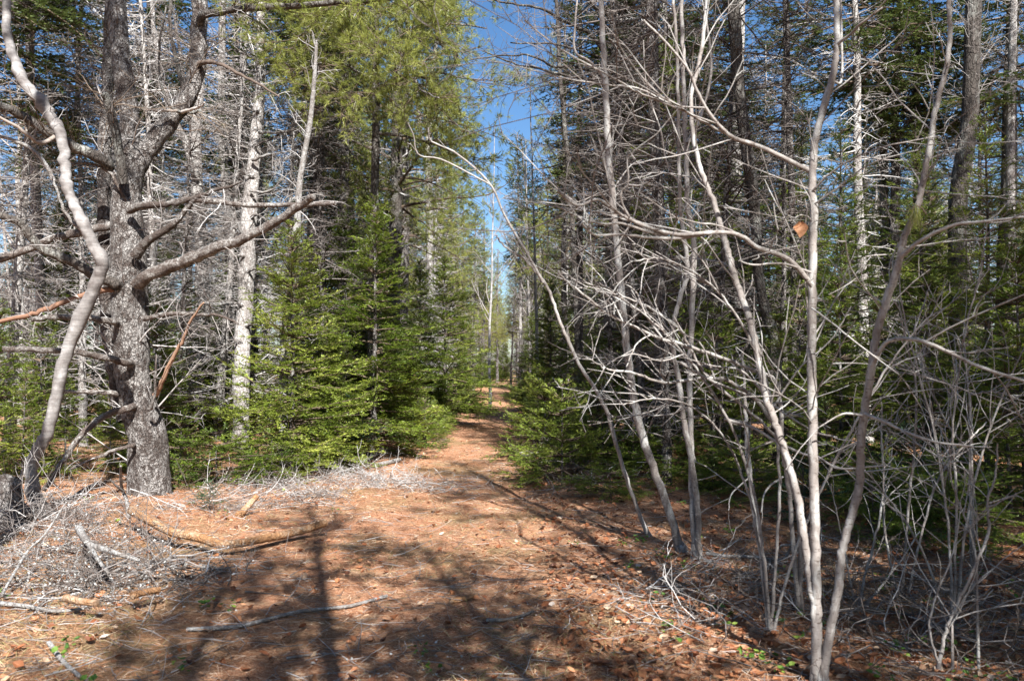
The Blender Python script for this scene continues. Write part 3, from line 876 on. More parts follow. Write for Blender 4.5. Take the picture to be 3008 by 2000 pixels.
traced_tree("spruce_tree", "thin spruce with broken twigs between the crooked trunk and the three stemmed maple", [(2330, 1250), (2335, 1000), (2330, 700), (2320, 400), (2310, 100), (2305, -60)], [24, 22, 20, 18, 16], 12.8, 'bark_spruce', (8, 1.0), twig_mat='dark_twig')

# ------------------------------------------------------------------ bare saplings near the camera
SAP = 'bark_sapling'


def sapling(name, label, base_px, d, stems, branches, twigs=(2.2, 0.4), group=None, seed=5, tw=0.0045):
    r = rng_of(seed)
    x, y = PX(base_px, d), d
    o = thing(name, label, "sapling", (x, y, float(ground_z(x, y))), 0, group)
    cs = []
    for pts, w, ctrl in stems:
        n = max(24, (len(pts) - 1) * 8)
        c, dd = trace(pts, d, n=n, ctrl=ctrl)
        gz = float(ground_z(c[0, 0], c[0, 1]))
        if c[0, 2] > gz - 0.02:
            c = np.vstack([[c[0, 0], c[0, 1], gz - 0.1], c])
            n += 1
        dep = np.interp(np.linspace(0, 1, n), np.linspace(0, 1, len(dd)), dd)
        R = np.interp(np.linspace(0, 1, n), np.linspace(0, 1, len(w)), w) * 0.44 / F_PX * dep
        R = R * (1 + 0.55 * np.exp(-np.maximum(c[:, 2] - gz, 0) / 0.06) + 0.10 * np.exp(-((np.arange(n)[:, None] - r.integers(5, n, 6)) / 0.7) ** 2).sum(1))
        c = c + r.normal(size=c.shape) * 0.0005 * d
        m = MB()
        m.tubes(c[None], R[None], 14, [r.uniform(0.25, 0.5)], rough=0.05, rng=r)
        m.build("stem", M[SAP], o, origin=np.array(o.location))
        cs.append((c, R))
    for pts, w0, w1, da, db in branches:
        cs.append(limb(o, "branch", pts, w0, w1, da, db, M[SAP], 8, 0.04, rng=r, cap=False, wob=0.4, tint=r.uniform(0.35, 0.7)))
    twigs_on(r, cs, twigs[0], twigs[1], M[SAP], o, ang=0.75, thick=tw, wander=0.11, grav=0.02, t0=0.3, second=4.0, third=False, tint=(0.55, 0.2))
    return o


sapling("maple_sapling", "three stemmed grey maple sapling nearest the camera, trunks joined at the ground", 2405, 4.0, [
    ([(2402, 2060), (2400, 1900), (2399, 1765), (2395, 1574), (2390, 1383), (2386, 1191), (2385, 1000), (2386, 829), (2389, 638), (2386, 510), (2395, 415), (2418, 319), (2446, 223), (2459, 128), (2459, 32), (2462, -90)], [36, 33, 31, 30, 29, 28, 26, 25, 24, 22, 19, 17], [4.0, 4.05, 4.2]),
    ([(2396, 1880), (2392, 1780), (2383, 1721), (2367, 1612), (2348, 1485), (2319, 1370), (2287, 1274), (2255, 1179), (2236, 1096), (2217, 1000), (2191, 906), (2159, 816), (2137, 733), (2118, 670), (2096, 593), (2070, 529), (2045, 446), (2030, 300), (2060, 150), (2075, 20), (2080, -60)], [26, 26, 25, 24, 23, 22, 21, 18, 15, 13, 11], [4.0, 4.1, 4.35, 4.6]),
    ([(2416, 2060), (2421, 1957), (2440, 1848), (2462, 1733), (2475, 1612), (2504, 1510), (2526, 1415), (2529, 1306), (2539, 1210), (2555, 1115), (2571, 1000), (2600, 893), (2628, 816), (2644, 753), (2660, 689), (2695, 606), (2708, 548), (2727, 459), (2743, 357), (2762, 268), (2788, 159), (2790, 0), (2790, -90)], [30, 28, 27, 26, 26, 25, 24, 22, 20, 18, 16, 15], [4.0, 3.9, 3.75, 3.7]),
], [
    ([(2388, 508), (2319, 472), (2223, 427), (2159, 408), (2127, 383), (2083, 332), (2051, 274), (2020, 204), (1960, 130), (1890, 60)], 16, 6, 4.1, 3.8),
    ([(2170, 410), (2064, 357), (2000, 322), (1893, 280), (1829, 245), (1765, 210), (1640, 140), (1540, 60)], 9, 4, 4.0, 3.6),
    ([(2000, 322), (1880, 262), (1790, 250), (1680, 235), (1560, 205), (1420, 175)], 6, 3, 3.9, 3.6),
    ([(2648, 753), (2702, 708), (2797, 663), (2893, 650), (3020, 636)], 14, 6, 3.75, 3.4),
    ([(2460, 130), (2500, 100), (2529, 70), (2600, 19)], 10, 6, 4.15, 3.9),
    ([(2448, 240), (2472, 235), (2472, 100), (2470, -20)], 8, 6, 4.15, 4.2),
    ([(2388, 652), (2372, 636), (2352, 632), (2334, 640), (2310, 630)], 4, 2, 4.05, 3.98),
    ([(2388, 560), (2440, 510), (2500, 470), (2600, 430), (2760, 400)], 7, 3, 4.05, 3.7),
    ([(2390, 600), (2450, 560), (2560, 480), (2700, 440)], 6, 3, 4.05, 3.8),
    ([(2386, 840), (2319, 765), (2223, 725), (2179, 695), (2121, 682), (2000, 689), (1912, 670), (1823, 631), (1759, 587), (1695, 603), (1638, 561)], 16, 8, 4.0, 3.6),
    ([(2060, 690), (1985, 700), (1912, 698), (1823, 689), (1746, 689), (1708, 655)], 11, 6, 3.85, 3.6),
    ([(1960, 690), (1900, 680), (1829, 657), (1765, 657), (1702, 638), (1631, 603)], 9, 5, 3.8, 3.6),
    ([(1830, 635), (1790, 600), (1770, 575), (1750, 545)], 7, 4, 3.7, 3.6),
    ([(1850, 640), (1825, 590), (1828, 560), (1845, 540), (1843, 470), (1850, 450)], 7, 4, 3.7, 3.6),
    ([(1845, 543), (1880, 545), (1905, 535)], 6, 3, 3.7, 3.6),
    ([(2200, 705), (2120, 665), (2050, 655), (1990, 640), (1930, 645)], 6, 3, 3.9, 3.7),
    ([(2382, 800), (2300, 775), (2210, 778), (2170, 765)], 7, 4, 4.0, 3.8),
    ([(2384, 905), (2440, 945), (2520, 1010), (2640, 1100)], 6, 3, 4.0, 3.6),
    ([(2560, 1075), (2600, 1010), (2650, 995), (2720, 1005), (2820, 1050), (2900, 1085), (3015, 1120)], 13, 9, 3.8, 3.4),
    ([(2540, 1215), (2590, 1235), (2680, 1275), (2760, 1300), (2860, 1310)], 11, 5, 3.85, 3.5),
    ([(2535, 1220), (2480, 1215), (2430, 1240)], 8, 4, 3.85, 3.9),
], (5.0, 0.8), seed=51)

sapling("maple_sapling", "pair of thin grey sapling stems crossing near the ground, behind sweeping bare branches", 2045, 6.65, [
    ([(2042, 1660), (2040, 1600), (2032, 1446), (2029, 1255), (2026, 1064), (2030, 1000), (2035, 829), (2038, 700), (2020, 606), (2016, 446), (2010, 300), (2005, 100), (2000, -60)], [20, 19, 18, 18, 19, 17, 14, 12], [6.65, 6.7, 6.8]),
    ([(2048, 1680), (2052, 1620), (2050, 1490), (2030, 1350), (2008, 1230), (1990, 1100), (1976, 1000), (1990, 900), (2020, 800), (2008, 690), (1998, 600), (1994, 400), (1990, 200), (1975, -60)], [20, 19, 18, 17, 16, 14, 12, 10], [6.65, 6.5, 6.4]),
], [
    ([(2030, 640), (2080, 610), (2130, 606), (2200, 625)], 6, 3, 6.6, 6.3),
    ([(2010, 560), (1960, 480), (1940, 380), (1900, 260), (1890, 120)], 7, 3, 6.6, 6.5),
    ([(2018, 420), (2060, 340), (2090, 200), (2075, 60), (2070, -40)], 10, 6, 6.7, 6.9),
], (4.6, 0.9), seed=52)

sapling("maple_sapling", "slanting grey sapling trunk with mottled bark nearest the path edge", 2005, 6.9, [
    ([(2006, 1625), (1995, 1593), (1957, 1478), (1918, 1370), (1880, 1255), (1855, 1127), (1840, 1000), (1823, 829), (1807, 670), (1788, 446), (1775, 190), (1765, 0), (1768, -80)], [30, 27, 26, 26, 25, 24, 22, 19, 16], [6.9, 7.0, 7.2]),
], [
    ([(1778, 230), (1730, 180), (1690, 150), (1690, 60), (1700, -40)], 9, 5, 7.1, 7.2),
    ([(1800, 560), (1850, 490), (1885, 470)], 6, 3, 7.1, 7.0),
    ([(1812, 720), (1860, 640), (1878, 560), (1900, 520)], 6, 3, 7.0, 6.9),
], (4.6, 0.9), seed=53)

sapling("alder_sapling", "thin bowed grey sapling leaning out over the path", 1907, 7.5, [
    ([(1912, 1590), (1907, 1575), (1862, 1467), (1824, 1352), (1773, 1186), (1696, 1059), (1645, 944), (1607, 842), (1543, 765), (1480, 720), (1455, 690)], [14, 13, 13, 12, 10, 8, 5], [7.5, 7.3, 7.0]),
], [
    ([(1595, 830), (1561, 765), (1485, 638), (1440, 542), (1344, 453), (1268, 415), (1258, 376)], 9, 4, 7.1, 6.7),
    ([(1440, 542), (1300, 470), (1230, 455), (1215, 400), (1198, 360)], 5, 3, 6.9, 6.6),
    ([(1550, 765), (1520, 720), (1505, 690)], 5, 3, 7.0, 7.0),
], (1.4, 0.35), seed=54)

sapling("alder_sapling", "short thin grey sapling standing between the paired stems and the three stemmed maple", 2240, 6.3, [
    ([(2242, 1690), (2239, 1640), (2217, 1510), (2198, 1351), (2191, 1240), (2188, 1150), (2180, 1020)], [18, 17, 15, 14, 10, 6], [6.3, 6.3, 6.4]),
], [([(2205, 1400), (2150, 1450), (2140, 1500)], 5, 3, 6.3, 6.2)], (3.0, 0.4), seed=55)

# low sweeping bare branches of a leaning bush between the stems
sapling("bare_shrub", "leafless shrub throwing long pale arching branches across the saplings", 2345, 5.2, [
    ([(2345, 1800), (2330, 1600), (2316, 1420), (2300, 1330), (2283, 1135), (2207, 1084), (2066, 1033), (1913, 982), (1786, 918), (1684, 842), (1640, 800)], [15, 14, 14, 13, 11, 9, 5], [5.2, 5.0, 4.7, 4.4]),
    ([(2350, 1800), (2350, 1600), (2335, 1440), (2300, 1300), (2232, 1186), (2160, 1130), (2092, 1110), (1951, 1122), (1860, 1095), (1786, 1084), (1720, 1050)], [14, 13, 13, 12, 10, 8, 5], [5.2, 5.0, 4.8, 4.6]),
    ([(2340, 1800), (2360, 1600), (2340, 1450), (2290, 1300), (2180, 1190), (2090, 1120), (2030, 1030), (1990, 960), (1900, 900), (1830, 870), (1760, 830)], [12, 11, 10, 9, 8, 7, 4], [5.2, 5.0, 4.8, 4.7]),
], [
    ([(2000, 1064), (2095, 1121), (2255, 1185), (2318, 1223), (2395, 1268), (2459, 1284)], 8, 5, 4.7, 4.4),
    ([(2127, 1230), (2210, 1255), (2287, 1300), (2357, 1332), (2408, 1344), (2446, 1370), (2485, 1376), (2600, 1367)], 9, 5, 4.9, 4.5),
    ([(2286, 1290), (2210, 1320), (2180, 1345)], 6, 3, 5.0, 4.8),
    ([(2300, 1400), (2250, 1440), (2235, 1505)], 7, 4, 5.0, 4.9),
    ([(2250, 1165), (2180, 1090), (2095, 1075), (2010, 1050)], 7, 4, 4.8, 4.6),
    ([(2100, 1115), (2060, 1010), (2015, 985), (1980, 930)], 6, 3, 4.7, 4.6),
    ([(1913, 982), (1870, 1010), (1840, 1080)], 5, 3, 4.6, 4.5),
    ([(1830, 945), (1790, 870), (1750, 850), (1720, 800)], 5, 3, 4.5, 4.5),
    ([(1950, 1000), (1900, 930), (1870, 860), (1830, 830)], 6, 3, 4.6, 4.5),
], (4.2, 0.6), seed=56, tw=0.0045)

sapling("bare_shrub", "second leafless shrub of pale wavy branches fanning out ahead of the paired saplings", 2260, 4.9, [
    ([(2262, 1880), (2250, 1700), (2225, 1500), (2180, 1330), (2110, 1180), (2010, 1040), (1900, 930), (1800, 860), (1720, 830)], [11, 10, 9, 8, 6, 4], [4.9, 4.7, 4.4]),
    ([(2262, 1880), (2280, 1640), (2290, 1420), (2270, 1200), (2210, 1010), (2120, 870), (2020, 790), (1930, 760), (1850, 770)], [11, 10, 9, 8, 6, 4], [4.9, 4.7, 4.3]),
    ([(2266, 1880), (2330, 1640), (2420, 1420), (2520, 1230), (2600, 1090), (2700, 960), (2780, 900)], [10, 9, 8, 6, 4], [4.9, 4.8, 4.7]),
    ([(2260, 1880), (2235, 1650), (2200, 1450), (2130, 1290), (2040, 1200), (1930, 1170), (1830, 1190)], [9, 8, 7, 6, 4], [4.9, 4.8, 4.6]),
], [
    ([(2120, 870), (2060, 760), (1990, 690), (1960, 600)], 5, 3, 4.4, 4.2),
    ([(2010, 1040), (1940, 1060), (1860, 1040), (1790, 1060)], 5, 3, 4.6, 4.4),
    ([(2270, 1200), (2350, 1080), (2440, 1000), (2500, 900)], 6, 3, 4.7, 4.6),
], (5.0, 0.7), seed=57, tw=0.0045)
sapling("bare_shrub", "tall leafless shrub of crossing pale twigs before the stout dark pine trunk", 2800, 5.0, [
    ([(2800, 1900), (2790, 1600), (2760, 1350), (2700, 1100), (2650, 900), (2640, 760)], [9, 8, 7, 5, 3], None),
    ([(2802, 1900), (2830, 1600), (2880, 1350), (2950, 1150), (3020, 1000)], [9, 8, 6, 4], None),
    ([(2800, 1900), (2810, 1500), (2800, 1250), (2830, 1000), (2880, 800), (2900, 650)], [9, 8, 6, 5, 3], None),
    ([(2796, 1900), (2720, 1640), (2600, 1450), (2480, 1330), (2380, 1290)], [8, 7, 5, 3], None),
], [], (6.0, 0.75), "leafless shrubs at the dark edge of the firs", seed=58, tw=0.0045)
for j, (label, base, d, stems, sd) in enumerate([
    ("leafless grey shrub with crooked white twigs in the dark beside the three stemmed maple", 2652, 5.6, [
        ([(2640, 1800), (2655, 1680), (2668, 1500), (2686, 1300), (2690, 1130), (2665, 1010), (2640, 900)], [9, 9, 8, 7, 4], None),
        ([(2650, 1800), (2600, 1560), (2598, 1400), (2590, 1300), (2590, 1180)], [8, 7, 6, 4], None),
        ([(2660, 1790), (2700, 1600), (2760, 1400), (2850, 1290), (2900, 1240)], [8, 7, 6, 4], None)], 61),
    ("thin leafless shrub nearest the camera at the dark edge, branching from one pale stem", 2752, 4.2, [
        ([(2745, 2080), (2752, 2000), (2772, 1880), (2797, 1810), (2861, 1670), (2905, 1561), (2900, 1478), (2925, 1395), (2930, 1300)], [12, 11, 10, 8, 5], None),
        ([(2797, 1810), (2830, 1760), (2880, 1700), (2930, 1660)], [7, 6, 4], None),
        ([(2760, 1960), (2730, 1820), (2790, 1650), (2815, 1550)], [7, 6, 4], None),
        ([(2870, 1650), (2850, 1560), (2800, 1420), (2790, 1320)], [7, 6, 4], None)], 62),
    ("spindly dead shrub with level white twigs in front of the shaded firs", 2860, 6.0, [
        ([(2855, 1720), (2850, 1500), (2848, 1350), (2850, 1200), (2840, 1100), (2830, 980)], [8, 7, 6, 4], None),
        ([(2850, 1330), (2780, 1240), (2720, 1110), (2700, 1020)], [7, 6, 4], None),
        ([(2852, 1160), (2920, 1150), (3000, 1175)], [8, 6, 4], None),
        ([(2846, 1150), (2770, 1120), (2710, 1105)], [7, 5, 3], None)], 63),
    ("dead bush of tangled grey twigs low in the shade by the three stemmed maple", 2520, 5.4, [
        ([(2520, 1820), (2540, 1700), (2580, 1540), (2595, 1420), (2590, 1300)], [9, 8, 6, 4], None),
        ([(2525, 1820), (2500, 1720), (2470, 1560), (2440, 1420)], [8, 7, 5, 3], None),
        ([(2515, 1820), (2560, 1760), (2650, 1640), (2700, 1560)], [8, 6, 4], None)], 64),
]):
    sapling("bare_shrub", label, base, d, stems, [], (7.0, 0.6), "leafless shrubs at the dark edge of the firs", seed=sd, tw=0.004)

# ------------------------------------------------------------------ young firs one can tell apart
def fir_at(px, d, proto, label, scale=1.0, rot=0.0, group="young firs along the path", name="fir_sapling", tilt=(0, 0)):
    return place(PR[proto], name, label, "young fir", PX(px, d), d, rot, scale, group, tilt)


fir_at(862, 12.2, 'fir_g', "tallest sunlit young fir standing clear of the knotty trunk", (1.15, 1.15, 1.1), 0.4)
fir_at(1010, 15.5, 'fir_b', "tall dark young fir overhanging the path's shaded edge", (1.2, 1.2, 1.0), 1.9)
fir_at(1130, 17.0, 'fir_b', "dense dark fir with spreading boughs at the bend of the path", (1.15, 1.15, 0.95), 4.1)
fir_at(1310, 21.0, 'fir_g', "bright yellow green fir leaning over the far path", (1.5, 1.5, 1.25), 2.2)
fir_at(1095, 13.8, 'fir_b', "full dark fir standing before the sunny pine's trunk", (1.15, 1.15, 1.0), 1.2)
fir_at(1230, 20.0, 'fir_b', "tall fir between the dark fir and the bright far one", 0.92, 0.3)
fir_at(560, 16.4, 'fir_a', "young fir between the old spruce and the knotty trunk", (1.2, 1.2, 0.95), 5.0)
fir_at(480, 18.5, 'fir_b', "deep green fir in the shade behind the old spruce", 0.8, 3.3)
fir_at(690, 17.5, 'fir_b', "fir in deep shade behind the knotty trunk", 0.9, 2.7)
fir_at(1040, 13.2, 'fir_e', "small bluish fir spreading flat in front of the dark firs", 1.5, 0.9)
fir_at(640, 10.6, 'fir_low', "low dark fir sprawling on the ground beside the old spruce", 1.0, 0.0)
fir_at(800, 11.2, 'fir_low', "ground hugging fir seedling beyond the peeled fallen branch", 0.85, 2.4)
fir_at(70, 10.6, 'fir_c', "young yellow green fir behind the bent tree's foot", 0.62, 1.0)
fir_at(-60, 10.2, 'fir_c', "young fir at the edge beyond the brush pile", 0.75, 2.0)
fir_at(200, 11.5, 'fir_c', "young fir between the bent tree and the old spruce", 0.6, 3.0)
fir_at(330, 12.0, 'fir_c', "little fir in the shade behind the old spruce's twin stem", 0.62, 4.3)
fir_at(620, 8.6, 'fir_e', "tiny bright green fir seedling among dead twigs", 0.42, 4.3)
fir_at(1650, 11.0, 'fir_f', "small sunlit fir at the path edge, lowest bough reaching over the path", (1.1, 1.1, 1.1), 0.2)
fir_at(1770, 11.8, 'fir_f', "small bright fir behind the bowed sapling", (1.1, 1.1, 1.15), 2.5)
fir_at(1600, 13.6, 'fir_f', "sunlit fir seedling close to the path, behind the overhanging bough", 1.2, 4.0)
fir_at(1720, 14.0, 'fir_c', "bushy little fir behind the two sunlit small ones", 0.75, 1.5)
fir_at(1620, 21.0, 'fir_b', "dark fir crowding the far side of the path", 0.85, 3.7)
fir_at(1560, 28.0, 'fir_b', "small dark fir where the path fades away", 0.75, 0.5)
fir_at(1690, 26.0, 'fir_b', "dark fir beneath the bare larch", 0.95, 5.5)
fir_at(1860, 11.0, 'fir_d', "low fir showing between the slanting sapling and the paired stems", 0.9, 4.0)
fir_at(2090, 9.6, 'fir_d', "small fir with yellow green tips just past the paired stems", 0.62, 0.8)
fir_at(2130, 12.5, 'fir_c', "young fir in the shade under the crooked trunk", 0.95, 2.2)
fir_at(2340, 11.5, 'fir_c', "young fir behind the three stemmed maple", 1.1, 5.2)
fir_at(2480, 12.5, 'fir_tall', "tall shaded fir filling the gap beyond the three stemmed maple", 0.78, 0.2)
fir_at(2720, 11.5, 'fir_tall', "tall dense fir behind the blurred leaning stem", 0.72, 2.2)
fir_at(2900, 10.0, 'fir_tall', "tall dense fir in front of the stout dark pine trunk", 0.68, 3.4)
fir_at(3090, 9.5, 'fir_tall', "tall dark fir reaching in at the very edge", 0.75, 5.0)
fir_at(2640, 8.3, 'fir_e', "small bluish green fir low among the dead twigs", 1.15, 1.2)
fir_at(2560, 7.2, 'fir_d', "tiny yellow green fir near the maple's foot", 0.55, 3.3)
fir_at(2780, 6.9, 'fir_low', "low dark fir spreading over the ground in deep shade", 0.95, 1.3)
fir_at(2960, 7.6, 'fir_c', "half grown fir in the dark corner", 0.75, 1.3)
fir_at(2430, 9.3, 'fir_d', "knee high fir behind the maple's three stems", 0.95, 2.9)
fir_at(2210, 8.8, 'fir_d', "low shaded fir behind the short thin sapling", 0.6, 5.9)

# ------------------------------------------------------------------ white pine boughs over the path
place(PR['pine_a'], "pine_tree", "white pine with soft yellow green boughs hanging in the sun over the path", "tree", PX(1150, 18.5), 18.5, 0.8, 1.0)
pine = traced_tree("pine_tree", "white pine with big soft yellow green boughs hanging high beside the leaning dead pole", [(1090, 1300), (1095, 900), (1100, 600), (1105, 300), (1100, 0), (1098, -200)], [30, 27, 25, 23, 20, 17], 15.0, 'bark_dark', None)
m = MB()
pc = []
for q, (pts, da, db) in enumerate([
    ([(1100, 300), (1180, 235), (1280, 215), (1400, 235)], 15.0, 13.6), ([(1102, 350), (1190, 330), (1290, 350), (1380, 375)], 15.0, 14.0), ([(1100, 180), (1200, 100), (1310, 70), (1430, 85)], 15.0, 13.8),
    ([(1100, 60), (1200, -20), (1320, -50), (1440, -40)], 15.0, 14.0), ([(1100, 240), (1010, 190), (930, 190), (880, 215)], 15.0, 13.8), ([(1100, 130), (1010, 80), (930, 70), (870, 110)], 15.0, 13.8),
    ([(1100, 0), (1000, -60), (900, -60), (820, -30)], 15.0, 14.0), ([(1100, 200), (1130, 150), (1160, 150), (1190, 170)], 15.0, 12.9), ([(1100, 90), (1090, 40), (1060, 30), (1030, 60)], 15.0, 12.9),
    ([(1102, 320), (1060, 280), (1020, 275), (985, 300)], 15.0, 13.4), ([(1100, 20), (1150, -40), (1200, -30), (1260, 20)], 15.0, 13.0), ([(1102, 390), (1180, 400), (1260, 420), (1340, 450)], 15.0, 14.6),
    ([(1100, 110), (1180, 60), (1250, 110), (1330, 150)], 15.0, 13.2), ([(1100, 260), (1190, 220), (1230, 260), (1290, 290)], 15.0, 13.0)]):
    cv = limb(pine, "limb", pts, 11, 4, da, db, M['bark_spruce'], 7, rng=rg)
    c = cv[0][None]
    nb = 15
    B, RB = grow(rg, c, np.zeros(nb, int), rg.uniform(0.2, 1.0, nb), rg.uniform(0.5, 1.2, nb), 0.9, 7, 0.10, 0.0, 0.008, 0.004, planar=True)
    m.tubes(B, RB, 4, 0.3, 1)
    add_tufts(rg, m, B, lengths(B), 1.4, per=20, nw=0.0062)
m.build("foliage", [M['pine'], M['twig_wood']], pine, False, origin=np.array(pine.location))
place(PR['pine_b'], "pine_tree", "smaller white pine beyond the sunny one, boughs dark beneath", "tree", PX(1180, 22.0), 22.0, 2.0, 1.1)
place(PR['pine_a'], "pine_tree", "tall white pine far down beside the path with pale layered boughs", "tree", PX(1330, 44.0), 44.0, 4.0, 1.0)

# ------------------------------------------------------------------ the forest around
SHADE = [(-3.4, 3.3, 'shade_pine_d', 1.0), (3.4, -2.0, 'shade_pine_d', 0.95), (4.7, 2.0, 'shade_pine_d', 0.9), (4.1, 4.4, 'shade_pine_d', 1.0), (5.6, 7.2, 'shade_pine_d', 1.0), (1.3, -0.2, 'shade_pine_c', 0.85), (0.5, -0.9, 'shade_pine_c', 1.05), (0.0, -2.4, 'shade_pine_c', 0.95), (5.3, 3.6, 'pine_a', 0.8), (4.5, 1.2, 'shade_pine_c', 0.95), (5.9, 0.2, 'shade_pine_c', 1.1), (4.8, -0.2, 'pine_a', 0.78), (7.2, 3.0, 'shade_pine_c', 1.3), (5.0, -3.0, 'pine_a', 0.85), (2.6, -3.4, 'hard_b', 1.1),
         (8.0, 5.6, 'spruce_c', 0.7), (-1.8, -5.0, 'hard_b', 1.0), (9.4, 1.5, 'pine_b', 0.9),
         (-12, -16, 'pine_a', 1), (-7, -18, 'pine_a', 1), (-2, -19, 'spruce_c', 1), (3, -18, 'pine_a', 1), (8, -17, 'spruce_c', 1), (13, -14, 'pine_a', 1), (16, -8, 'spruce_c', 1), (14, -2, 'pine_a', 1), (13, 4, 'spruce_c', 1),
         (-16, -10, 'pine_a', 1), (-12, -4, 'spruce_c', 0.7), (-11, 2, 'spruce_a', 0.8), (-10, 6, 'pine_a', 0.8), (11, 8, 'pine_a', 0.9), (-14, 8, 'spruce_c', 1), (17, 3, 'pine_a', 1)]
occupied = [(-4.4, 9.6, 1.2), (-4.7, 8.1, 1.0), (3.6, 4.0, 1.6)]


def scatter(rng, n, dist, ok, tries=12000):
    out = []
    for _ in range(tries):
        if len(out) >= n:
            break
        y = 9 + 66 * rng.random() ** 0.8
        x = (rng.random() * 2 - 1) * (0.74 * y + 5)
        if abs(x) > 0.67 * y + 3.0 or not ok(x, y):
            continue
        if all((x - a) ** 2 + (y - b) ** 2 > dist ** 2 for a, b in out) and all((x - a) ** 2 + (y - b) ** 2 > c * c for a, b, c in occupied):
            out.append((x, y))
    return out


def clear_of_path(w):
    return lambda x, y: abs(x - path_x(y)) > w + 0.012 * y


for px, d, pr, sc, lb in [
    (2090, 10.6, 'fir_c', 0.95, "bushy fir in the dark just past the paired stems"), (2300, 9.9, 'fir_c', 0.9, "bushy fir filling the dark between the crooked trunk and the maple"), (2470, 10.6, 'fir_c', 1.15, "dark bushy fir seen between the maple's stems"),
    (2590, 9.4, 'fir_c', 0.95, "bushy fir behind the blurred stem's foot"), (2740, 9.0, 'fir_c', 1.05, "bushy fir in the deep shade below the tall dense ones"), (2890, 8.6, 'fir_c', 1.0, "bushy fir behind the level white twigs"),
    (3010, 7.9, 'fir_c', 1.1, "bushy dark fir cut by the frame's edge"), (2690, 7.7, 'fir_low', 0.85, "flat spreading fir under the leafless shrubs"), (2560, 8.2, 'fir_low', 0.8, "flat dark fir just behind the maple's third stem"),
    (2180, 9.4, 'fir_low', 0.85, "flat fir on the bank below the crooked trunk"), (1960, 10.4, 'fir_low', 0.8, "flat spreading fir in the dark behind the paired stems"), (2360, 8.0, 'fir_e', 0.9, "small blue green fir close behind the maple"),
    (1790, 9.6, 'fir_low', 0.6, "sprawling fir by the slanting sapling's shadow"), (1750, 12.8, 'fir_c', 0.8, "green fir between the larch and the slanting sapling"), (1930, 13.0, 'fir_c', 1.2, "dark fir at the foot of the grey lichened trunk"),
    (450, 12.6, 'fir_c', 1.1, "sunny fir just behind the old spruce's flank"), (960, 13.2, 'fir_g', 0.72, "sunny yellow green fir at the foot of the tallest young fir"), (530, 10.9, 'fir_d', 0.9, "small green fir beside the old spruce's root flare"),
    (130, 12.0, 'fir_c', 0.95, "green fir behind the slim pale spruce"), (-10, 11.6, 'fir_c', 1.0, "green fir at the edge behind the stump")]:
    fir_at(px, d, pr, lb, sc, px * 0.7)
rf = rng_of(7)
KIND = {
    'spruce_a': ("spruce_tree", "spruce with dead grey lower twigs", "spruces with dead lower twigs"),
    'spruce_b': ("spruce_tree", "slender pale trunked spruce", "slender pale spruces"),
    'spruce_c': ("spruce_tree", "thick dark trunked spruce", "thick dark spruces"),
    'snag_a': ("dead_tree", "tall dead conifer bristling with grey twigs", "tall dead conifers"),
    'snag_b': ("dead_tree", "small dead conifer of tangled grey twigs", "small dead conifers"),
    'pine_a': ("pine_tree", "tall pine with soft green boughs", "tall pines"),
    'pine_b': ("pine_tree", "lesser pine with soft green boughs", "lesser pines"),
    'shade_pine_d': ("pine_tree", "added shade pine with a high green crown", "added high crowned shade pines"),
    'shade_pine_c': ("pine_tree", "added short bushy shade pine with soft green boughs", "added short bushy shade pines"),
    'hard_a': ("maple_tree", "bare pale barked maple", "bare pale maples"),
    'hard_b': ("maple_tree", "thin bare grey maple", "thin bare maples"),
    'fir_a': ("fir_sapling", "young undergrowth fir", "young undergrowth firs"),
    'fir_b': ("fir_sapling", "tall undergrowth fir", "tall undergrowth firs"),
    'fir_c': ("fir_sapling", "short undergrowth fir", "short undergrowth firs"),
    'fir_d': ("fir_sapling", "knee high fir seedling", "knee high fir seedlings"),
    'fir_low': ("fir_sapling", "low sprawling fir seedling", "low sprawling firs"),
    'fir_tall': ("fir_tree", "dense half grown fir", "half grown firs"),
}


LANDMARKS = [(20, "the stump"), (125, "the bent tree"), (390, "the old spruce"), (590, "the forked maple"), (720, "the knotty trunk"), (890, "the leaning dead pole"), (1060, "the sunny white pine"),
             (1262, "the forked maple by the path"), (1440, "the end of the path"), (1690, "the bare larch"), (1830, "the slanting sapling"), (2030, "the paired saplings"),
             (2235, "the crooked dark trunk"), (2390, "the three stemmed maple"), (2600, "the blurred leaning stem"), (2830, "the stout dark pine trunk"), (2975, "the thin pale edge trunk")]
ORD = ["nearest"] + [w + " nearest" for w in ("second third fourth fifth sixth seventh eighth ninth tenth eleventh twelfth thirteenth fourteenth fifteenth sixteenth seventeenth "
                                              "eighteenth nineteenth twentieth twenty-first twenty-second twenty-third twenty-fourth twenty-fifth twenty-sixth").split()]
FOREST = []


def put(kind, x, y, s, tilt=(0, 0)):
    nm, lab, grp = KIND[kind]
    cat = "young fir" if nm == "fir_sapling" else "tree"
    o = place(PR[kind], nm, None, cat, x, y, rf.uniform(0, 6.28), s, grp, tilt)
    FOREST.append((y, x, lab, grp, o))
    return o


def label_forest():
    """Each tree is told apart by its kind, the landmark it stands behind and its rank in depth there."""
    seen = {}
    for y, x, lab, grp, o in sorted(FOREST, key=lambda q: q[0]):
        px = 1504 + F_PX * x / y if y > 1 else None
        if px is None or not -120 < px < 3130:
            o["label"] = lab + " outside the view"
            o["group"] = grp + " outside the view"
            continue
        mark = min(LANDMARKS, key=lambda q: abs(q[0] - px))[1]
        r = seen.get((lab, mark), 0)
        seen[(lab, mark)] = r + 1
        o["label"] = ORD[min(r, len(ORD) - 1)] + " " + lab + " behind " + mark


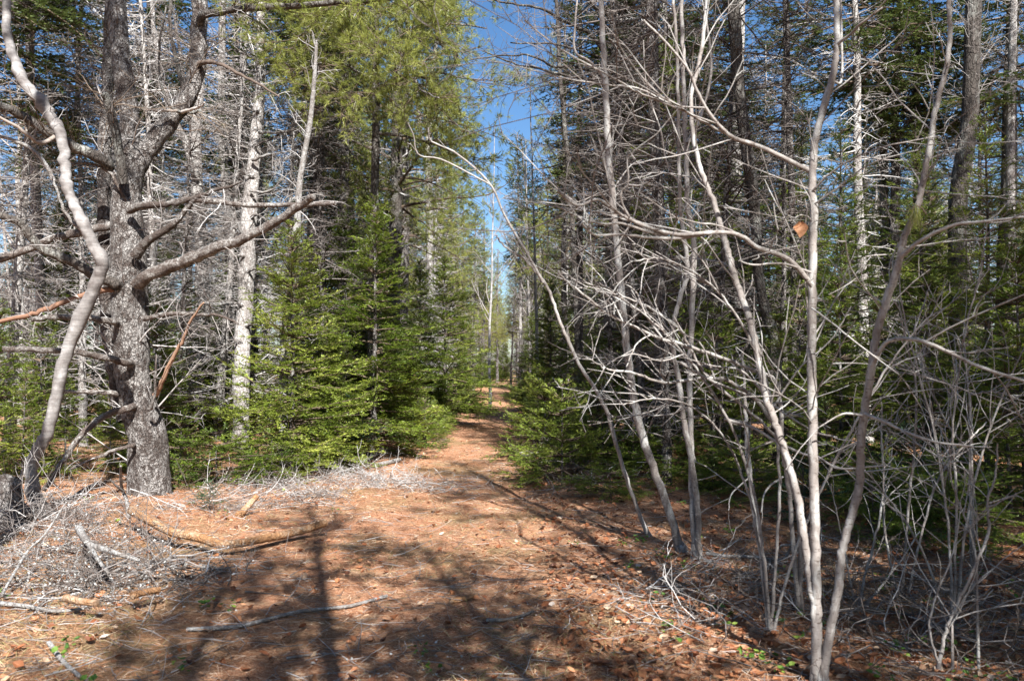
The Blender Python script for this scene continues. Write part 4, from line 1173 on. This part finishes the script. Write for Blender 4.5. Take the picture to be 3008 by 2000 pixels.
occupied += [(PX(706, 13.5), 13.5, 1.6), (PX(706, 11), 11, 1.5), (PX(604, 16), 16, 1.2), (PX(115, 14), 14, 1.2), (PX(690, 18), 18, 1.0)]
big = scatter(rf, 210, 1.75, lambda x, y: clear_of_path(1.8)(x, y) and y > 14 and (y < 60 or abs(x) > 4))
for x, y in big:
    u = rf.random()
    right = x > path_x(y)
    if right:
        kind = 'snag_a' if u < 0.09 else 'snag_b' if u < 0.14 else 'fir_tall' if u < 0.36 else 'spruce_b' if u < 0.54 else 'spruce_a' if u < 0.78 else 'spruce_c' if u < 0.86 else 'pine_b' if u < 0.93 else 'hard_a'
    else:
        kind = 'snag_a' if u < 0.14 else 'spruce_b' if u < 0.42 else 'spruce_a' if u < 0.62 else 'spruce_c' if u < 0.72 else 'pine_a' if u < 0.74 else 'pine_b' if u < 0.77 else 'snag_b' if u < 0.82 else 'hard_a' if u < 0.95 else 'hard_b'
    put(kind, x, y, rf.uniform(0.8, 1.15), (rf.normal() * 0.025, rf.normal() * 0.025))
put('hard_b', PX(1575, 23), 23, 1.15)
put('hard_a', PX(1500, 66), 66, 1.0)
put('hard_b', PX(1440, 30), 30, 1.2)
put('hard_a', PX(1560, 38), 38, 0.95)
# the dead thicket on the saplings' side
for px, d, kk in [(1790, 13.5, 'snag_b'), (1900, 11.5, 'snag_b'), (2000, 14.5, 'fir_tall'), (2090, 11.0, 'snag_b'), (2190, 13.5, 'fir_tall'), (1880, 16.0, 'fir_tall'), (2330, 15.5, 'fir_tall'), (2010, 16.0, 'spruce_b'), (2120, 17.5, 'spruce_a'),
                  (2300, 12.5, 'snag_b'), (1780, 17.0, 'spruce_b'), (1900, 18.0, 'spruce_a'), (2540, 15.0, 'spruce_b'), (2700, 16.0, 'spruce_a'), (2950, 15.0, 'spruce_c'), (1960, 10.2, 'snag_b')]:
    put(kk, PX(px, d), d, rf.uniform(0.85, 1.1), (rf.normal() * 0.03, rf.normal() * 0.03))
for px, d, kk in [(30, 14, 'spruce_b'), (250, 15, 'snag_a'), (430, 19, 'spruce_a'), (520, 14.5, 'snag_b'), (640, 16.5, 'snag_a'), (760, 18, 'snag_a'), (480, 15.5, 'snag_a'), (300, 17, 'snag_a'), (840, 17, 'snag_a'), (910, 20, 'spruce_b'), (-60, 12.5, 'spruce_a'), (790, 22, 'hard_a'), (180, 19, 'spruce_a'), (1080, 26, 'spruce_a'), (960, 15, 'snag_b')]:
    put(kk, PX(px, d), d, rf.uniform(0.9, 1.1), (rf.normal() * 0.03, rf.normal() * 0.03))
small = scatter(rf, 120, 1.5, lambda x, y: clear_of_path(1.75)(x, y) and y > 13.5 and y < 58)
for x, y in small:
    u = rf.random()
    put('fir_a' if u < 0.3 else 'fir_b' if u < 0.72 else 'fir_c' if u < 0.86 else 'fir_tall', x, y, rf.uniform(0.7, 1.15))
for q in range(64):
    y = rf.uniform(13, 46)
    x = path_x(y) + (1 if rf.random() < 0.5 else -1) * (1.0 + abs(rf.normal()) * 0.6)
    put('fir_d' if rf.random() < 0.7 else 'fir_low', x, y, rf.uniform(0.45, 0.95))
for x, y, q in [(-3.4, 84, 1.0), (-1.6, 92, 1.1), (-2.6, 98, 0.9), (-0.6, 88, 0.9), (-4.6, 90, 1.0), (0.6, 96, 1.1), (-3.0, 106, 1.2), (-1.0, 110, 1.2)]:
    put('fir_b', x, y, q)
# the wood closing in where the path fades
far = []
for _ in range(4000):
    if len(far) >= 120:
        break
    y = rf.uniform(40, 125)
    x = path_x(y) + rf.normal() * (4.5 + 0.05 * y)
    if y < 66 and abs(x - path_x(y)) < 1.7 - 0.01 * y:
        continue
    if all((x - a) ** 2 + (y - b) ** 2 > 4.0 for a, b in far):
        far.append((x, y))
for x, y in far:
    u = rf.random()
    put('pine_a' if u < 0.26 else 'pine_b' if u < 0.5 else 'spruce_a' if u < 0.55 else 'hard_a' if u < 0.7 else 'spruce_b' if u < 0.8 else 'fir_b' if u < 0.93 else 'snag_a', x, y, rf.uniform(0.75, 1.1))
# unseen trees added behind and beside the camera to cast shade and cut skylight
for x, y, kk, s in SHADE:
    put(kk, x, y, s)
label_forest()

# ------------------------------------------------------------------ litter on the ground
def ground_points(rng, n, y0, y1, power=1.5, spread=0.70):
    u = rng.random(n)
    y = (y0 ** (1 - power) + u * (y1 ** (1 - power) - y0 ** (1 - power))) ** (1 / (1 - power))
    x = (rng.random(n) * 2 - 1) * (spread * y + 0.6)
    return x, y


def flat_dirs(rng, n, tiltz=0.15):
    a = rng.uniform(0, 2 * math.pi, n)
    d = np.stack([np.cos(a), np.sin(a), rng.normal(0, tiltz, n)], 1)
    return unit(d)


rl = rng_of(77)
# pine needles
n = 115000
x, y = ground_points(rl, n, 3.2, 26, 1.7)
z = ground_z(x, y) + rl.uniform(0.002, 0.022, n)
p = np.stack([x, y, z], 1)
d = flat_dirs(rl, n, 0.22)
ln = rl.uniform(0.06, 0.13, (n, 1)) * np.clip(y / 9, 0.8, 1.6)[:, None]
w = unit(np.cross(d, UP + 0.5 * rl.normal(size=(n, 3)))) * (0.0016 * np.clip(y / 5, 0.9, 3))[:, None]
m = MB()
m.add(np.stack([p - d * ln * 0.5 - w, p - d * ln * 0.5 + w, p + d * ln * 0.5], 1), tris=np.arange(n * 3).reshape(-1, 3), tint=np.repeat(np.clip(rl.normal(0.5, 0.27, n), 0, 1), 3))
tag(m.build("fallen_needles", M['needle_litter'], smooth=False), "orange pine needles strewn over the forest floor", kind="stuff")

# dead leaves: curled lobed blades of six faces
def leaf_cloud(rng, x, y, size, lift, tint, mat, name, label, curl=0.35):
    n = len(x)
    z = ground_z(x, y) + lift
    d = flat_dirs(rng, n, 0.28)
    nrm = unit(UP + 0.45 * rng.normal(size=(n, 3)))
    s = unit(np.cross(nrm, d))
    nrm = np.cross(d, s)
    L = size[:, None]
    ctr = np.stack([x, y, z], 1)
    c = rng.normal(curl, 0.25, (n, 1)) * L
    V = np.stack([ctr - d * L * 0.5 + nrm * c * 0.35, ctr - d * L * 0.12 + s * L * 0.30 + nrm * c * 0.5, ctr + d * L * 0.18 + s * L * 0.34 + nrm * c * 0.55, ctr + d * L * 0.55 + nrm * c * 0.6,
                  ctr + d * L * 0.18 - s * L * 0.34 + nrm * c * 0.5, ctr - d * L * 0.12 - s * L * 0.30 + nrm * c * 0.55, ctr + d * L * 0.03], 1)
    f = np.array([(0, 6, 1), (1, 6, 2), (2, 6, 3), (3, 6, 4), (4, 6, 5), (5, 6, 0)])
    m = MB()
    m.add(V, tris=(np.arange(n)[:, None, None] * 7 + f[None]).reshape(-1, 3), tint=np.repeat(tint, 7))
    return tag(m.build(name, mat, smooth=False), label, kind="stuff")


n = 22000
x, y = ground_points(rl, n, 3.2, 30, 1.5)
keep = rl.random(n) < np.where(x > path_x(y) + 0.6, 1.0, 0.12)
x, y = x[keep], y[keep]
leaf_cloud(rl, x, y, rl.uniform(0.022, 0.07, len(x)), rl.uniform(0.0, 0.02, len(x)), np.clip(rl.normal(0.40, 0.25, len(x)), 0, 1), M['litter'], "dead_leaves", "curled brown and pale dead leaves on the forest floor")

# dry grass
n = 36000
x, y = ground_points(rl, n, 3.2, 26, 1.4)
cx, cy = x + 0.0, y + 0.0
clump = np.sin(x * 2.1 + 1) * np.sin(y * 1.7) + np.sin(x * 0.9 + 2.2) * np.sin(y * 0.8 + 0.5) + 0.9 * (np.abs(x - path_x(y)) < 0.55)
keep = clump + rl.normal(0, 0.35, n) > 0.35
x, y = x[keep], y[keep]
n = len(x)
p = np.stack([x, y, ground_z(x, y) - 0.005], 1)
d = flat_dirs(rl, n, 0.0) * rl.uniform(0.5, 1.5, (n, 1)) + UP * rl.uniform(0.15, 0.8, (n, 1))
d = unit(d)
ln = rl.uniform(0.05, 0.15, (n, 1))
w = unit(np.cross(d, rl.normal(size=(n, 3)))) * 0.0018
mid = p + d * ln * 0.55
tip = p + d * ln * 0.95 - UP * ln * 0.25
m = MB()
m.add(np.stack([p - w, p + w, mid + w * 0.8, mid - w * 0.8, tip], 1), quads=np.arange(n)[:, None] * 5 + np.array([[0, 1, 2, 3]]), tint=np.repeat(np.clip(rl.normal(0.5, 0.27, n), 0, 1), 5))
m.T.append((np.arange(n)[:, None] * 5 + np.array([[3, 2, 4]]), 0))
tag(m.build("dry_grass", M['dry_grass'], smooth=False), "thin dry grass matted over the path", kind="stuff")

# small twigs
n = 4200
x, y = ground_points(rl, n, 3.3, 26, 1.4)
p = np.stack([x, y, ground_z(x, y) + rl.uniform(0.003, 0.03, n)], 1)
d = flat_dirs(rl, n, 0.12)
Ln = rl.uniform(0.06, 0.38, n) ** 1.0
pts = [p]
for _k in range(4):
    d = unit(d + rl.normal(size=(n, 3)) * np.array([0.22, 0.22, 0.06]))
    p = p + d * (Ln / 4)[:, None]
    pts.append(p)
Pt = np.stack(pts, 1)
Pt[:, :, 2] = np.maximum(Pt[:, :, 2], ground_z(Pt[:, :, 0], Pt[:, :, 1]) + 0.002)
m = MB()
r0 = rl.uniform(0.0012, 0.0042, n)
m.tubes(Pt, r0[:, None] * np.linspace(1, 0.5, 5)[None], 3, np.clip(rl.normal(0.5, 0.25, n), 0, 1))
tag(m.build("fallen_twigs", M['dead_wood']), "short grey and brown twigs scattered over the ground", kind="stuff")

# bits of lichen and pale flakes
n = 5200
x, y = ground_points(rl, n, 3.3, 22, 1.5)
keep = np.sin(x * 3.1 + 0.7) * np.sin(y * 2.3 + 1.1) + np.sin(x * 1.3 - y) * 0.7 > 0.75
x, y = x[keep], y[keep]
n = len(x)
leaf_cloud(rl, x, y, rl.uniform(0.008, 0.024, n), rl.uniform(0.002, 0.015, n), rl.random(n), M['lichen'], "lichen_flakes", "white lichen flakes fallen on the needles", 0.6)
# green sprigs
n = 420
cx, cy = ground_points(rl, n, 3.6, 18, 1.4)
keep = rl.random(n) < np.where(cx > path_x(cy) + 1.2, 0.8, 0.12)
cx, cy = cx[keep], cy[keep]
ii = np.repeat(np.arange(len(cx)), 9)
x, y = cx[ii] + rl.normal(0, 0.035, len(ii)), cy[ii] + rl.normal(0, 0.035, len(ii))
leaf_cloud(rl, x, y, rl.uniform(0.02, 0.045, len(ii)), rl.uniform(0.01, 0.07, len(ii)), np.clip(rl.normal(0.5, 0.3, len(ii)), 0, 1), M['sprig'], "green_sprigs", "small green leaves of creeping ground plants")

# ------------------------------------------------------------------ brush pile and fallen branches
def brush(name, label, outline, n, h, Lr, tint, seed, lich=0, cat="brush pile", thick=(0.002, 0.006)):
    """Heap of dead twigs inside a photo-space blob on the ground: outline = [(px, py, weight)] ground spots."""
    r = rng_of(seed)
    sp = np.array([[PX(px, CAM_H * F_PX / (py - HORIZON)), CAM_H * F_PX / (py - HORIZON), s] for px, py, s in outline])
    ctr = sp[:, :2].mean(0)
    o = thing(name, label, cat, (ctr[0], ctr[1], float(ground_z(*ctr))))
    org = np.array(o.location)
    j = r.integers(0, len(sp), n)
    x = sp[j, 0] + r.normal(size=n) * sp[j, 2]
    y = sp[j, 1] + r.normal(size=n) * sp[j, 2]
    lift = np.abs(r.normal(0, h, n))
    p = np.stack([x, y, ground_z(x, y) + 0.01 + lift], 1)
    d = flat_dirs(r, n, 0.35)
    L = r.uniform(*Lr, n)
    pts = [p]
    drift = r.normal(size=(n, 3)) * 0.12
    for _k in range(5):
        d = unit(d + drift + r.normal(size=(n, 3)) * 0.18 - UP * 0.03)
        p = p + d * (L / 5)[:, None]
        pts.append(p)
    Pt = np.stack(pts, 1)
    Pt[:, :, 2] = np.maximum(Pt[:, :, 2], ground_z(Pt[:, :, 0], Pt[:, :, 1]) + 0.003)
    r0 = r.uniform(thick[0], thick[1], n)
    tb = np.clip(r.normal(tint, 0.32, n), 0, 1)
    m = MB()
    m.tubes(Pt, r0[:, None] * np.linspace(1, 0.35, 6)[None], 3, tb)
    idx = per_parent(r, L * 9)
    C, RC = grow(r, Pt, idx, r.uniform(0.2, 0.98, len(idx)), r.uniform(0.05, 0.22, len(idx)), 0.8, 4, 0.2, 0.0, 0.0022, 0.001)
    C[:, :, 2] = np.maximum(C[:, :, 2], ground_z(C[:, :, 0], C[:, :, 1]) + 0.002)
    m.tubes(C, RC, 3, tb[idx])
    m.build("twigs", M['dead_wood'], o, kind="stuff", origin=org)
    if lich:
        ii = r.integers(0, n, lich)
        q, _t = sample(Pt, ii, r.random(lich))
        s = r.uniform(0.004, 0.013, lich)[:, None, None]
        V = q[:, None, :] + unit(r.normal(size=(lich, 4, 3))) * s
        m = MB()
        m.add(V, tris=(np.arange(lich)[:, None, None] * 4 + np.array([(0, 1, 2), (0, 2, 3), (1, 2, 3)])[None]).reshape(-1, 3), tint=np.repeat(r.random(lich), 4))
        m.build("lichen", M['lichen'], o, smooth=False, kind="stuff", origin=org)
    return o


brush("brush_pile", "heap of dead grey twigs crusted with white lichen beside the path", [(60, 1660, .35), (150, 1720, .35), (260, 1740, .3), (360, 1740, .3), (480, 1700, .25), (560, 1730, .2), (60, 1760, .3), (330, 1660, .3), (180, 1640, .3)], 520, 0.03, (0.12, 0.75), 0.30, 201, 3800, thick=(0.0015, 0.008))
brush("brush_pile", "dark tangle of thin dead twigs around the stump by the bent tree", [(60, 1560, .35), (150, 1560, .3), (20, 1620, .35), (230, 1580, .3)], 260, 0.13, (0.2, 0.9), 0.33, 202, 300)
brush("brush_pile", "pale grey bushy heap of fine dead twigs beyond the brush pile, at the path edge", [(1060, 1405, .3), (1110, 1420, .3), (1000, 1400, .35), (1180, 1430, .35), (1260, 1430, .35)], 360, 0.07, (0.12, 0.5), 0.6, 203, 800)
brush("brush_pile", "shaded grey strip of dead twigs in front of the ground hugging firs", [(760, 1440, .4), (860, 1420, .4), (680, 1500, .35), (900, 1470, .3)], 420, 0.05, (0.15, 0.6), 0.38, 204, 700)
brush("brush_pile", "small brown heap of upright fine twigs under the dark firs", [(1080, 1345, .2), (1110, 1340, .2)], 160, 0.16, (0.12, 0.4), 0.45, 205, 0)
brush("brush_pile", "dead twigs lying under the small sunlit fir at the path edge", [(1680, 1400, .35), (1720, 1440, .3), (1640, 1390, .3)], 240, 0.14, (0.15, 0.6), 0.4, 206, 100)
brush("brush_pile", "loose dry twigs on the bank in front of the paired sapling stems", [(2100, 1700, .35), (2150, 1760, .3), (2050, 1800, .3), (2200, 1680, .3)], 200, 0.05, (0.15, 0.6), 0.36, 207, 60)
brush("brush_pile", "loose dry twigs heaped on leaves beneath the leafless shrubs", [(2600, 1800, .4), (2750, 1750, .4), (2880, 1800, .4), (2700, 1900, .3)], 260, 0.10, (0.2, 0.8), 0.36, 208, 0)


def fallen(name, label, pts, w0, w1, mat, lift=0.03, cat="fallen branch", side=(), tint=0.5, seed=1):
    """A stick on the ground traced from the photo: each pixel meets the ground."""
    r = rng_of(seed)
    w = []
    for q in pts:
        px, py = q[0], q[1]
        up = q[2] if len(q) > 2 else lift
        d = (CAM_H - up) * F_PX / (py - HORIZON)
        x = PX(px, d)
        w.append((x, d, float(ground_z(x, d)) + up))
    o = thing(name, label, cat, w[0])
    n = (len(pts) - 1) * 7 + 1
    c = smooth_curve(w, n)
    rad = np.linspace(w0, w1, n) * 0.5 / F_PX * c[:, 1]
    c[:, 2] = np.maximum(c[:, 2], ground_z(c[:, 0], c[:, 1]) + rad * 0.7)
    org = np.array(w[0])
    m = MB()
    m.tubes(c[None], rad[None], 10, [tint], cap=True, rough=0.09, rng=r)
    m.tubes(c[None, :2][:, ::-1], rad[None, :2][:, ::-1], 10, [tint], cap=True)
    m.build("stick", M[mat], o, origin=org)
    for pp, a, b in side:
        w2 = []
        for q in pp:
            d = (CAM_H - q[2]) * F_PX / (q[1] - HORIZON)
            x = PX(q[0], d)
            w2.append((x, d, float(ground_z(x, d)) + q[2]))
        c2 = smooth_curve(w2, 12)
        m = MB()
        m.tubes(c2[None], (np.linspace(a, b, 12) * 0.5 / F_PX * c2[:, 1])[None], 7, [tint], cap=True, rough=0.08, rng=r)
        m.build("branch", M[mat], o, origin=org)
    return o


fallen("fallen_branch", "long curved fallen branch peeled to orange wood, lying across the brush pile", [(395, 1525, .2), (440, 1555, .19), (510, 1585, .15), (580, 1605, .13), (650, 1622, .1), (720, 1612, .1), (790, 1595, .09), (880, 1575, .08), (960, 1542, .13)], 29, 22, 'fallen_wood', seed=1,
       side=[([(500, 1580, .1), (503, 1600, .05), (503, 1620, .02)], 10, 4)], tint=0.55)
fallen("fallen_branch", "long thin grey stick with white lichen lying on the open needles", [(560, 1848), (640, 1846), (720, 1835), (800, 1815), (880, 1795), (960, 1780), (1040, 1768), (1140, 1740)], 12, 9, 'grey_wood', 0.02, seed=2, tint=0.8)
fallen("fallen_branch", "short peeled yellow stick lying in the sunlit middle of the path", [(1325, 1768), (1360, 1758), (1400, 1745)], 16, 14, 'fallen_wood', 0.02, seed=3, tint=0.95)
fallen("fallen_branch", "short peeled orange stick poking from the white brush pile", [(205, 1770), (250, 1780), (300, 1785)], 22, 20, 'fallen_wood', 0.12, seed=4, tint=0.6)
fallen("fallen_branch", "broken orange stick half buried in lichen twigs", [(398, 1768), (440, 1756), (480, 1748)], 22, 18, 'fallen_wood', 0.12, seed=5, tint=0.7)
fallen("fallen_branch", "broken pale forked limb lying on the brush pile", [(240, 1570, .26), (270, 1610, .23), (310, 1630, .2), (360, 1650, .18), (420, 1665, .14)], 22, 10, 'grey_wood', seed=6, tint=0.75,
       side=[([(275, 1620, .21), (295, 1660, .18), (328, 1705, .14)], 16, 8), ([(325, 1705, .05), (325, 1670, .09), (322, 1655, .12)], 8, 5)])
fallen("fallen_branch", "thin grey upright twig leaning by the old spruce's foot", [(385, 1550, .02), (378, 1500, .16), (365, 1470, .26), (360, 1430, .42), (360, 1400, .55)], 12, 6, 'grey_wood', seed=7, tint=0.8,
       side=[([(368, 1475, .25), (350, 1460, .32), (330, 1440, .4)], 8, 4)])
fallen("fallen_branch", "leaning pale stick between the bent tree and the old spruce", [(210, 1500, .02), (250, 1468, .08), (290, 1440, .14)], 14, 10, 'grey_wood', seed=8, tint=0.6)
fallen("fallen_branch", "grey branch sticking out of the heap nearest the camera edge", [(5, 1790, .03), (90, 1800, .03), (180, 1810, .03), (260, 1800, .03)], 14, 8, 'grey_wood', seed=9, tint=0.6)
fallen("fallen_branch", "pale stick lying on needles close to the lower edge", [(160, 1910), (200, 1950), (250, 1990)], 14, 12, 'grey_wood', 0.02, seed=10, tint=0.7)
fallen("fallen_branch", "upright broken brown stick end in the dark twig strip", [(705, 1530, .01), (735, 1495, .1), (760, 1465, .2)], 22, 16, 'fallen_wood', seed=11, tint=0.3)
fallen("fallen_branch", "curved thin stick shadowed at the foot of the path", [(850, 1915), (930, 1905), (1000, 1900)], 8, 5, 'grey_wood', 0.015, seed=12, tint=0.6)
fallen("fallen_branch", "weathered log stub beside the pale bushy heap", [(1105, 1362), (1140, 1355), (1175, 1348)], 14, 12, 'grey_wood', 0.04, seed=13, tint=0.6)
fallen("fallen_branch", "white lichen covered stick in the sunlit path below the yellow stick", [(1430, 1815), (1480, 1812), (1530, 1800), (1565, 1785)], 11, 8, 'grey_wood', 0.02, seed=14, tint=0.95)
fallen("fallen_branch", "low forked grey branch on the bank before the maple's foot", [(2070, 1630, .03), (2120, 1637, .03), (2200, 1640, .04), (2290, 1640, .1), (2320, 1600, .22)], 12, 7, 'grey_wood', seed=15, tint=0.7,
       side=[([(2320, 1600, .22), (2290, 1600, .25), (2285, 1610, .2)], 8, 5), ([(2260, 1645, .06), (2240, 1680, .05), (2230, 1720, .02)], 10, 6)])
fallen("fallen_branch", "long grey stick lying in the shade under the leafless shrubs", [(2560, 1860), (2650, 1890), (2760, 1900)], 9, 5, 'grey_wood', 0.03, seed=16, tint=0.5)
fallen("fallen_branch", "thin stick leaning across the heap by the stump", [(20, 1760, .05), (90, 1640, .2), (140, 1590, .3), (200, 1500, .5)], 9, 4, 'grey_wood', seed=17, tint=0.7)

# ------------------------------------------------------------------ small hanging things
r = rng_of(301)
o = thing("needle_tuft", "green pine needle tuft caught upside down on the blurred leaning stem", "pine tuft", tuple(P(2690, 612, 3.7)))
m = MB()
n = 90
a = np.stack([r.normal(0, 0.30, n), r.normal(0, 0.30, n), -np.ones(n)], 1)
b = r.normal(size=(n, 3)) * 0.008
e = b + unit(a) * r.uniform(0.09, 0.14, (n, 1))
w = unit(np.cross(a, r.normal(size=(n, 3)))) * 0.0012
m.add(np.stack([b - w, b + w, e], 1), tris=np.arange(n * 3).reshape(-1, 3), tint=np.repeat(r.random(n), 3))
m.build("needles", M['pine'], o, smooth=False)
m = MB()
m.tubes(np.array([[(0.05, 0, -0.03), (0.03, 0, 0.0), (0.0, 0, 0.015), (-0.02, 0, -0.01)]]), np.array([[0.004, 0.004, 0.004, 0.003]]), 6, [0.3])
m.build("shoot", M['twig_wood'], o)

o = thing("dead_leaf", "single curled tan beech leaf hanging beside the maple's middle stem", "leaf", tuple(P(2350, 655, 4.0)))
m = MB()
u = np.linspace(0, 1, 9)
vv = np.linspace(-1, 1, 7)
U, W = np.meshgrid(u, vv, indexing='ij')
half = 0.034 * np.sin(np.clip(U, 0.03, 0.97) * math.pi) ** 0.6 * (1 + 0.10 * np.sin(U * 40))
V = np.stack([W * half, -0.012 * (W ** 2) + 0.006 * np.sin(U * 9 + W * 2), -0.075 * U + 0.008 * np.abs(W)], -1)
i = (np.arange(8)[:, None] * 7 + np.arange(6)[None]).ravel()
m.add(V, quads=np.stack([i, i + 1, i + 8, i + 7], 1), tint=0.62)
m.build("blade", M['litter'], o)
m = MB()
m.tubes(np.array([[(0, 0, 0), (0.004, 0, 0.02), (0.012, 0, 0.035), (0.02, 0, 0.045)]]), np.array([[0.0012] * 4]), 5, [0.3])
m.build("stalk", M['twig_wood'], o)
